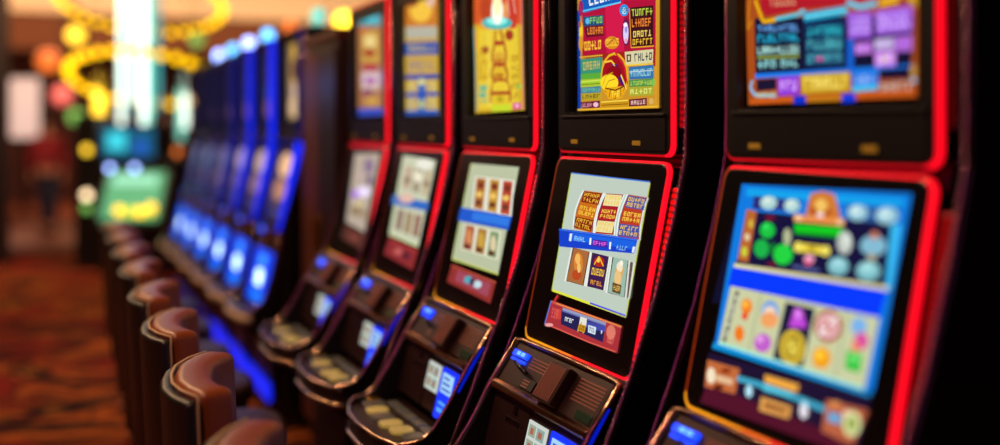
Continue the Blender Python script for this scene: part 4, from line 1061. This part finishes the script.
    MB().box(-0.172, -0.166, -0.02, 0.02, 0.41, 0.45).build('lock', 'steel', d, bevel=0.003)
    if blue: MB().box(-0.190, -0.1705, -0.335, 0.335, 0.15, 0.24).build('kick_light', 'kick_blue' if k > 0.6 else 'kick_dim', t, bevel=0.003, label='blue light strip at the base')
    # signal lamp on the roof
    sx = 0.16
    MB().lathe([(0.05, 2.15), (0.05, 2.165), (0.012, 2.17), (0.012, 2.19)], sx, 0, 14).build('lamp_base', 'gloss_black', t)
    MB().lathe([(0.042, 2.19), (0.042, 2.265), (0.015, 2.285)], sx, 0, 14).build('signal_lamp', pal.get('lamp', 'lamp_cream'), t, label='lit signal lamp on the roof')
    return t

ROW = 'slot machines of the near red lit row'
XR = 1.30
slot_machine('large red lit slot machine nearest the camera, wide blue game screen with gold coin reel', XR, 1.62, ART['feast_top'], ART['feast_mid'], RED, seed=5, lens='recess_glow_dim', group=ROW)
slot_machine('sharply focused red lit slot machine with red purse picture above and pale three reel screen', XR, 2.41, ART['fiesta_top'], ART['fiesta_mid'], RED, seed=4, group=ROW)
slot_machine('red lit slot machine with yellow rope tower picture above, left of the sharply focused one', XR, 3.15, ART['rope_top'], ART['rope_mid'], RED, seed=3, group=ROW)
slot_machine('red lit slot machine with yellow and blue striped upper picture and orange glowing side', XR, 3.88, ART['stripe_top'], ART['stripe_mid'], RED, seed=2, lens='recess_glow_orange', group=ROW)
slot_machine('farthest red lit slot machine, cyan topped narrow upper picture, beside the dark divider', XR, 4.60, ART['gold_top'], ART['gold_mid'], dict(RED, lamp='lamp_cyan'), seed=1, group=ROW)

# far blue bank
def rect_art(rows): return ['%s|%s|%s|' % (k, c, ';'.join('%g %g' % p for p in pts)) for k, c, pts in rows]
def q4(u0, u1, v0, v1): return [(u0, v1), (u1, v1), (u1, v0), (u0, v0)]
def el(u, v, a, b): return [(u, v), (u + a, v), (u, v + b)]
def blue_art(i):
    gold = i == 0
    top = [('p', 'a08040' if gold else ['201838', '181430', '1c1634'][i % 3], q4(-0.24, 0.24, 0.05, 0.48)), ('p', 'e0b040' if gold else '3a2c58', q4(-0.05, 0.23, 0.16, 0.47)), ('e', 'f0c898' if gold else '7a5060', el(0.0, 0.12, 0.12, 0.06)), ('e', '603020' if gold else '4a3870', el(0.05, 0.33, 0.10, 0.07)), ('p', '182048', q4(-0.24, -0.14, 0.05, 0.48))]
    mid = [('p', ['504058', '483850', '3c3454'][i % 3], q4(-0.24, 0.24, 0.05, 0.44)), ('e', ['ffc890', 'd0b0a0', 'b8a0c0', '8878a0'][min(i, 3)], el(0.02, 0.36, 0.16, 0.07)), ('e', ['c08868', '907088', '605080'][min(i, 2)], el(0.0, 0.22, 0.17, 0.06)), ('p', '282850', q4(-0.22, 0.22, 0.06, 0.12)), ('e', '484890', el(0.05, 0.09, 0.10, 0.02))]
    return rect_art(top), rect_art(mid)
BY = [6.17, 6.92, 7.67, 8.42, 9.17, 9.92]
blab = ['blue lit slot machine nearest the dark divider, with a gold upper picture', 'blue lit slot machine directly left of the gold pictured one', 'third blue lit slot machine from the dark divider',
        'fourth blue lit slot machine from the dark divider', 'blue lit slot machine next to the farthest one in its bank', 'farthest slot machine of the blurred blue lit bank']
for i, y in enumerate(BY):
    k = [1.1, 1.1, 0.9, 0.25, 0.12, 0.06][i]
    pal = dict(name='blue', ring='0428ff', k=1.15 * k, kk=k, kt=[0.06, 1.2, 1.0, 0.12, 0.05, 0.04][i], low='0448ff', fin='satin_black', lens='recess_glow_blue' if i < 1 else 'satin_black', side=0.042, lamp=['crystal_cyan', 'lamp_orange', 'lamp_cyan', 'lamp_blue', 'lamp_cyan', 'lamp_blue', 'lamp_orange'][i])
    a, b = blue_art(i)
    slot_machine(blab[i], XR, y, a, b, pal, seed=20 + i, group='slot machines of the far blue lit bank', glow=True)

# dark divider between the banks
t = thing('divider_cabinet', 'tall dark wooden divider cabinet between the red lit row and the blue bank', 'cabinet', (1.28, 5.33, 0))
MB().box(0.0, 0.58, -0.34, 0.38, 0.08, 2.02).build('body', 'dark_wood', t, bevel=0.008)
MB().box(-0.012, 0.60, -0.35, 0.39, 2.02, 2.06).build('cap', 'brown_wood', t, bevel=0.006)
MB().box(0.02, 0.58, -0.33, 0.37, 0.0, 0.08).build('plinth', 'satin_black', t)
d = MB().box(-0.018, 0.0, 0.02, 0.365, 0.12, 1.98).build('door_panel', 'brown_wood', t, bevel=0.004)
MB().box(-0.034, -0.018, 0.05, 0.065, 1.0, 1.16).build('handle', 'brass', d, bevel=0.003)
d = MB().box(-0.018, 0.0, -0.325, 0.01, 0.12, 1.98).build('door_panel', 'dark_wood', t, bevel=0.004)
MB().box(-0.034, -0.018, -0.035, -0.02, 1.0, 1.16).build('handle', 'brass', d, bevel=0.003)

# ---------------- stools ----------------
def stool():
    t = thing('stool', '', 'stool')
    # back: curved padded shell, local x towards the machine
    ctr = [(0.058, -0.225), (0.024, -0.16), (0.004, -0.085), (0.0, 0.0), (0.006, 0.085), (0.030, 0.16), (0.070, 0.225)]
    def shell(off_in, off_out, z0, z1, m, name, par, bev, shrink=0.0):
        n = len(ctr); inner = []; outer = []
        for i, (a, b) in enumerate(ctr):
            p = Vector(ctr[max(0, i - 1)]); q = Vector(ctr[min(n - 1, i + 1)]); d = (q - p).normalized(); nn = Vector((d.y, -d.x))
            if nn.x < 0: nn = -nn
            c = Vector((a, b * (1 - shrink)))
            inner.append(tuple(c + nn * off_in)); outer.append(tuple(c + nn * off_out))
        mb = MB(); rows = [z0, (z0 + z1) / 2, z1]
        plan = inner + outer[::-1]; k = len(plan); vs = []; fs = []
        for z in rows:
            for (a, b) in plan: vs.append((a + (z - 1.05) * -0.05, b, z))
        for r_ in range(len(rows) - 1):
            for i in range(k): fs.append((r_ * k + i, r_ * k + (i + 1) % k, (r_ + 1) * k + (i + 1) % k, (r_ + 1) * k + i))
        top = (len(rows) - 1) * k
        for i in range(n - 1):
            fs.append((top + i, top + i + 1, top + k - 2 - i, top + k - 1 - i)); fs.append((i, k - 1 - i, k - 2 - i, i + 1))
        return mb.add(vs, fs).build(name, m, par, smooth=True, bevel=bev, seg=4)
    b = shell(-0.018, 0.066, 0.44, 1.052, 'leather_rust', 'backrest', t, 0.022)
    s = shell(-0.048, -0.016, 0.42, 1.036, 'leather_black', 'back_shell', t, 0.012)
    n = len(ctr)
    pts = []
    for i, (a, c) in enumerate(ctr):
        p = Vector(ctr[max(0, i - 1)]); q = Vector(ctr[min(n - 1, i + 1)]); d = (q - p).normalized(); nn = Vector((d.y, -d.x)); nn = nn if nn.x > 0 else -nn
        w = Vector((a, c)) + nn * -0.022; pts.append((w.x, w.y, 1.045))
    e0 = (pts[0][0] + 0.02, pts[0][1] - 0.002, 0.5); 
    MB().tube([e0, (pts[0][0], pts[0][1] - 0.002, 1.02)] + pts + [(pts[-1][0], pts[-1][1] + 0.002, 1.02), (pts[-1][0] + 0.02, pts[-1][1] + 0.002, 0.5)], 0.0035, 8).build('piping', 'piping_cream', s, smooth=True)
    seat = [(0.27 + 0.215 * math.copysign(abs(math.cos(a)) ** .7, math.cos(a)), 0.215 * math.copysign(abs(math.sin(a)) ** .7, math.sin(a))) for a in [2 * math.pi * i / 28 for i in range(28)]]
    MB().slab(seat, 0.50, 0.58).build('seat', 'leather_maroon', t, smooth=True, bevel=0.03, seg=4)
    MB().slab([(0.27 + (x - 0.27) * 0.9, y * 0.9) for x, y in seat], 0.47, 0.502).build('seat_base', 'leather_black', t, bevel=0.006)
    MB().lathe([(0.21, 0.0), (0.21, 0.012), (0.06, 0.035), (0.035, 0.06), (0.035, 0.47)], 0.27, 0, 24).build('pedestal', 'steel', t, smooth=True)
    ring = [(0.27 + 0.15 * math.cos(a), 0.15 * math.sin(a), 0.24) for a in [2 * math.pi * i / 20 for i in range(20)]]
    fr_ = MB().tube(ring, 0.010, 8, closed=True)
    for a in (0, 2.09, 4.19): fr_.tube([(0.27 + 0.03 * math.cos(a), 0.03 * math.sin(a), 0.24), (0.27 + 0.15 * math.cos(a), 0.15 * math.sin(a), 0.24)], 0.007, 6)
    fr_.build('footrest', 'steel', t, smooth=True)
    return t
proto = stool()
SY = [1.89, 2.57, 3.27, 3.93, 4.62, 5.30, 5.98, 6.68]
slab_ = ['rust leather stool at the bottom edge, nearest the camera', 'rust leather stool second from the camera, in front of the sharply focused machine', 'rust leather stool third from the camera', 'rust leather stool fourth from the camera',
         'rust leather stool fifth from the camera, level with the farthest red machine', 'rust leather stool sixth from the camera, beside the dark divider', 'blurred rust leather stool just nearer than the farthest one', 'farthest rust stool in the aisle row']
for i, y in enumerate(SY):
    o = proto if i == 0 else copy_tree(proto)
    o.location = (0.283 + 0.012 * i, y, 0); o.rotation_euler = (0, 0, R([-7, -8, -6, -9, -7, -8, -6, -7, -7][i]))
    tag(o, slab_[i], 'stool', 'leather stools along the aisle')

# ---------------- ring chandelier over the far carousel ----------------
ZC = 13.0
c0 = at(136, 75, ZC)
t = thing('chandelier', 'blurred golden two ring chandelier with glowing crystal column, hung from the ceiling', 'chandelier', (c0.x, c0.y, 0))
def ring_of(rad, z, tilt, nb, off=0.0, dx=0.0):
    rx, ry = math.cos(YAW), -math.sin(YAW)   # the tilt axis
    ax = Vector((rx, ry, 0)); fw = Vector((SN, CS, 0))
    f = lambda a, r: Vector((dx * rx, dx * ry, z)) + ax * (r * math.cos(a)) + fw * (r * math.sin(a) * math.cos(tilt)) + Vector((0, 0, -r * math.sin(a) * math.sin(tilt) ))
    pts = [f(2 * math.pi * i / 40, rad) for i in range(40)]
    g = MB().tube(pts, 0.035, 8, closed=True)
    for p in pts[::10]: g.tube([p, Vector((p.x * 0.1, p.y * 0.1, 4.55))], 0.006, 5)
    fr_ = g.build('ring_frame', 'gold_frame', t, smooth=True)
    for i in range(nb):
        p = f(2 * math.pi * (i + off) / nb, rad + 0.02)
        MB().ball((p.x, p.y, p.z - 0.03), 0.052, 10).build('bulb', 'gold_bulb', fr_, smooth=True)
ring_of(0.82, 2.21, R(19), 30, 0.0, 0.09)
ring_of(0.92, 3.12, R(17), 32, 0.5, 0.06)
rx, ry = math.cos(YAW), -math.sin(YAW)
MB().lathe([(0.30, 4.55), (0.30, 4.6)], 0, 0, 24).build('ceiling_plate', 'gold_frame', t)
TW = [(-0.19, 1.42, 'crystal_white'), (-0.13, 2.0, 'crystal_cyan'), (-0.07, 1.75, 'crystal_teal'), (-0.01, 1.9, 'crystal_white'), (0.06, 1.6, 'crystal_white'), (0.12, 1.35, 'crystal_white'), (0.18, 1.45, 'crystal_cyan'), (0.24, 1.8, 'crystal_teal')]
for dx, z0, m in TW:
    d2 = 0.08 * math.sin(dx * 30)
    MB().tube([(dx * rx + SN * d2, dx * ry + CS * d2, z0), (dx * rx + SN * d2, dx * ry + CS * d2, 4.55)], 0.030, 10).build('crystal_strand', m, t, smooth=True)
for dx, z0, z1, m in ((-0.47, 1.62, 2.08, 'gold_tube'), (0.53, 1.45, 2.05, 'crystal_cyan'), (-0.40, 1.60, 2.0, 'gold_tube'), (0.58, 1.6, 2.0, 'crystal_white')):
    MB().tube([(dx * rx, dx * ry, z0), (dx * rx, dx * ry, z1)], 0.035, 10).tube([(dx * rx, dx * ry, z1), (dx * rx, dx * ry, 2.25)], 0.004, 5).build('pendant_tube', m, t, smooth=True)

# ---------------- far carousel game station ----------------
def rot_thing(name, label, cat, p, group=None): return thing(name, label, cat, (p.x, p.y, 0), -YAW, group)
t = rot_thing('game_station', 'blurred dark gaming station with green lit table screen under the chandelier', 'gaming station', at(133, 200, 12.0))
def sq(x0, x1, y0, y1, z0, z1, c=None): return MB().box(x0, x1, y0, y1, z0, z1, c)
sq(-0.42, 0.42, 0.1, 0.7, 0.0, 1.25).build('cabinet', 'satin_black', t, bevel=0.02)
MB().add([(-0.28, -0.25, 0.62), (0.34, -0.25, 0.62), (0.34, 0.08, 1.12), (-0.28, 0.08, 1.12)], [(0, 1, 2, 3)], rgb('50c888', 0.8)).add([(-0.1, -0.232, 0.66), (0.30, -0.232, 0.66), (0.30, -0.17, 0.75), (-0.1, -0.17, 0.75)], [(0, 1, 2, 3)], rgb('c8e030', 1.3)).add([(-0.22, -0.02, 0.98), (0.26, -0.02, 0.98), (0.26, 0.04, 1.08), (-0.22, 0.04, 1.08)], [(0, 1, 2, 3)], rgb('a0f0c8', 1.1)).build('table_screen', 'led_tube', t, label='green glowing table screen')
MB().add([(x, y, z) for x in (-0.32, 0.38) for y, z in ((-0.23, 0.50), (-0.23, 0.58), (0.10, 1.13), (0.2, 1.13), (0.2, 0.5))], [(4, 3, 2, 1, 0), (5, 6, 7, 8, 9), (0, 1, 6, 5), (1, 2, 7, 6), (2, 3, 8, 7), (3, 4, 9, 8), (4, 0, 5, 9)]).build('table_body', 'satin_black', t)
dd = MB().box(-0.36, 0.20, 0.06, 0.1, 1.28, 1.60, rgb('1878a0', 0.6)).box(-0.30, -0.10, 0.05, 0.06, 1.36, 1.56, rgb('40d8e8', 1.1)).box(0.0, 0.14, 0.05, 0.06, 1.32, 1.46, rgb('2060d0', 0.9))
dd.build('upper_screen', 'led_tube', t, label='cyan and blue upper screen')
sq(-0.40, 0.30, 0.1, 0.5, 1.25, 1.64).build('upper_housing', 'satin_black', t)
for dx in (-0.26, 0.01): MB().ball((dx, 0.02, 1.16), 0.035, 10).build('indicator_lamp', 'lamp_blue', t, smooth=True)
for dx, z in ((-0.07, 0.72), (0.15, 0.70), (0.28, 0.75)): MB().ball((dx, -0.25, z), 0.05, 10).build('button_light', 'gold_bulb', t, smooth=True)

# black totem posts with coloured lights left of it
for (px, z, w, lights, lab) in ((86, 12.5, 0.26, ((150, 'gold_tube'), (195, 'lamp_cream'), (208, 'lamp_green')), 'narrow black totem with a column of yellow and green lights, left of the gaming station'),
                               (176, 13.5, 0.30, ((152, 'lamp_orange'),), 'narrow brown totem with one orange light, right of the gaming station')):
    p = at(px, 200, z)
    t = rot_thing('totem', lab, 'totem', p)
    sq(-w / 2, w / 2, 0, 0.3, 0, 1.75).build('post', 'satin_black' if px < 100 else 'brown_wood', t, bevel=0.01)
    sq(-w / 2 - 0.04, w / 2 + 0.04, -0.04, 0.34, 0, 0.06).build('foot', 'satin_black', t)
    for yy, m in lights: MB().ball((0.02, -0.03, 1.6 - (yy - 128) * z / 1100), 0.05, 10).build('round_light', m, t, smooth=True)

# lit poster on the far wall side
p = at(23, 108, 20)
t = rot_thing('poster_stand', 'white lit poster panel behind the walking person', 'poster stand', p)
sq(-0.34, 0.34, 0.0, 0.10, 1.38, 2.54).build('frame', 'dark_wood', t, bevel=0.01)
sq(-0.30, 0.30, -0.012, 0.0, 1.42, 2.50).build('lit_panel', 'poster_lit', t)
sq(-0.05, 0.05, 0.02, 0.08, 0.02, 1.38).build('pole', 'satin_black', t); sq(-0.25, 0.25, -0.1, 0.2, 0.0, 0.03).build('base', 'satin_black', t)

# wall and ceiling lamps seen as discs of light
def sconce(px, py, z, m, r, lab):
    p = at(px, py, z)
    t = thing('pendant_lamp', lab, 'lamp', (p.x, p.y, p.z))
    MB().ball((0, 0, 0), r, 14).build('globe', m, t, smooth=True)
    top = 4.6 if p.y < 20 else 3.56
    MB().tube([(0, 0, r * 0.8), (0, 0, top - p.z)], 0.008, 6).build('rod', 'satin_black', t)
    MB().lathe([(0.06, top - p.z - 0.03), (0.06, top - p.z)], 0, 0, 12).build('ceiling_cup', 'satin_black', t)
sconce(62, 95, 19, 'lamp_pink', 0.17, 'pink globe lamp hanging right of the lit poster')
sconce(76, 117, 19, 'lamp_green', 0.13, 'pale green globe lamp just below the pink one')
sconce(48, 61, 20.0, 'lamp_orange', 0.20, 'dim orange globe lamp above the person')
sconce(344, 21, 17, 'lamp_yellow', 0.13, 'bright yellow globe lamp above the dark divider')
sconce(328, 27, 17.5, 'lamp_orange', 0.10, 'amber globe lamp beside the bright yellow one')
sconce(197, 40, 15, 'lamp_green', 0.09, 'small olive green globe lamp right of the chandelier')
sconce(76, 35, 15, 'gold_tube', 0.12, 'yellow globe lamp left of the chandelier')

for i, (x, y) in enumerate(DOWN):
    t = thing('ceiling_downlight', ['round recessed ceiling downlight nearest the camera', 'recessed downlight second along the aisle', 'recessed downlight third along the aisle', 'recessed downlight fourth along the aisle', 'recessed downlight fifth along the aisle', 'farthest recessed downlight of the aisle'][i], 'ceiling light', (x, y, 4.6), 0, 'aisle downlights')
    MB().lathe([(0.22, -0.03), (0.22, 0.0)], 0, 0, 20).build('trim_ring', 'steel', t)
    MB().lathe([(0.18, -0.036), (0.18, -0.0301)], 0, 0, 20).build('diffuser', 'lamp_cream', t)

# ---------------- the person walking away ----------------
def skin_obj(name, m, chains, parent=None, sub=2):
    vs = []; es = []; rs = []; idx = {}
    for ch in chains:
        prev = None
        for (key, p, r) in ch:
            if key in idx: i = idx[key]
            else: i = len(vs); idx[key] = i; vs.append(p); rs.append(r)
            if prev is not None: es.append((prev, i))
            prev = i
    me = bpy.data.meshes.new(name); me.from_pydata(vs, es, []); me.materials.append(M[m])
    o = link(name, me, parent)
    md = o.modifiers.new('skin', 'SKIN'); 
    sv = me.skin_vertices
    if not sv:
        bm = bmesh.new(); bm.from_mesh(me); bm.verts.layers.skin.verify(); bm.to_mesh(me); bm.free(); sv = me.skin_vertices
    for i, r in enumerate(rs):
        sv[0].data[i].radius = (r, r) if not isinstance(r, tuple) else r
    sv[0].data[0].use_root = True
    md.use_smooth_shade = True
    s = o.modifiers.new('sub', 'SUBSURF'); s.levels = s.render_levels = sub
    return o
pp = at(48, 228, 17.0)
t = thing('person', 'person in a dark red top and navy trousers walking along the far aisle', 'person', (pp.x, pp.y, 0), -YAW + R(12))
arm = lambda s: [('ch', (0, 0, 1.38), 0.12), ('sh%d' % s, (0.18 * s, 0, 1.42), 0.055), ('el%d' % s, (0.24 * s, 0.03 * s, 1.13), 0.04), ('wr%d' % s, (0.25 * s, -0.05 - 0.05 * s, 0.90), 0.027), ('pa%d' % s, (0.25 * s, -0.07 - 0.05 * s, 0.83), 0.032)]
fing = lambda s, k: [('pa%d' % s, (0, 0, 0), 0.03), ('f%d%d' % (s, k), (0.25 * s + 0.004 * s, -0.105 - 0.05 * s + k * 0.022, 0.775), 0.009), ('g%d%d' % (s, k), (0.245 * s, -0.10 - 0.05 * s + k * 0.021, 0.735 + 0.008 * abs(k - 2)), 0.008)]
leg = lambda s: [('pe', (0, 0, 0.98), 0.135), ('hi%d' % s, (0.09 * s, 0, 0.90), 0.09), ('kn%d' % s, (0.09 * s, -0.03 - 0.10 * s, 0.50), 0.058), ('an%d' % s, (0.08 * s, -0.14 * s + 0.03, 0.10), 0.04), ('to%d' % s, (0.085 * s, -0.14 * s - 0.14, 0.04), 0.036)]
chains = [[('pe', (0, 0, 0.98), 0.135), ('wa', (0, 0, 1.12), 0.115), ('ch', (0, 0, 1.38), 0.13), ('nk', (0, -0.01, 1.50), 0.052), ('h1', (0, -0.02, 1.60), 0.08), ('h2', (0, -0.015, 1.68), 0.088), ('h3', (0, -0.005, 1.735), 0.055)]]
for s in (1, -1):
    chains += [arm(s), leg(s)] + [fing(s, k) for k in range(4)] + [[('pa%d' % s, (0, 0, 0), 0.03), ('th%d' % s, (0.235 * s, -0.13 - 0.05 * s, 0.80), 0.010), ('tj%d' % s, (0.232 * s, -0.145 - 0.05 * s, 0.77), 0.009)]]
body = skin_obj('body', 'skin', chains, t)
sh = [[('pe', (0, 0, 0.95), 0.15), ('wa', (0, 0, 1.12), 0.135), ('ch', (0, 0, 1.37), 0.15), ('nk', (0, -0.01, 1.455), 0.085)]]
for s in (1, -1): sh.append([('ch', 0, 0), ('sh%d' % s, (0.18 * s, 0, 1.42), 0.075), ('el%d' % s, (0.24 * s, 0.03 * s, 1.13), 0.058), ('wr%d' % s, (0.25 * s, -0.045 - 0.05 * s, 0.93), 0.045)])
skin_obj('top', 'cloth_red', sh, t)
tr = [[('pe', (0, 0, 0.98), 0.145)]]
tr = [[('pe', (0, 0, 0.98), 0.145), ('hi%d' % s, (0.09 * s, 0, 0.88), 0.105), ('kn%d' % s, (0.09 * s, -0.03 - 0.10 * s, 0.50), 0.075), ('an%d' % s, (0.08 * s, -0.14 * s + 0.03, 0.12), 0.06)] for s in (1, -1)]
skin_obj('trousers', 'cloth_navy', tr, t)
hr = MB().ball((0, 0.015, 1.70), 0.115, 14, sz=1.1); hr.build('hair', 'hair_dark', t, smooth=True)
for s in (1, -1):
    MB().box(0.085 * s - 0.05, 0.085 * s + 0.05, -0.14 * s - 0.20, -0.14 * s + 0.07, 0.0, 0.085).build('shoe', 'shoe_black', t, smooth=True, bevel=0.03, seg=3)
fc = MB(); fc.ball((0, -0.112, 1.645), 0.016, 8, sz=1.6); fc.build('nose', 'skin', t, smooth=True)
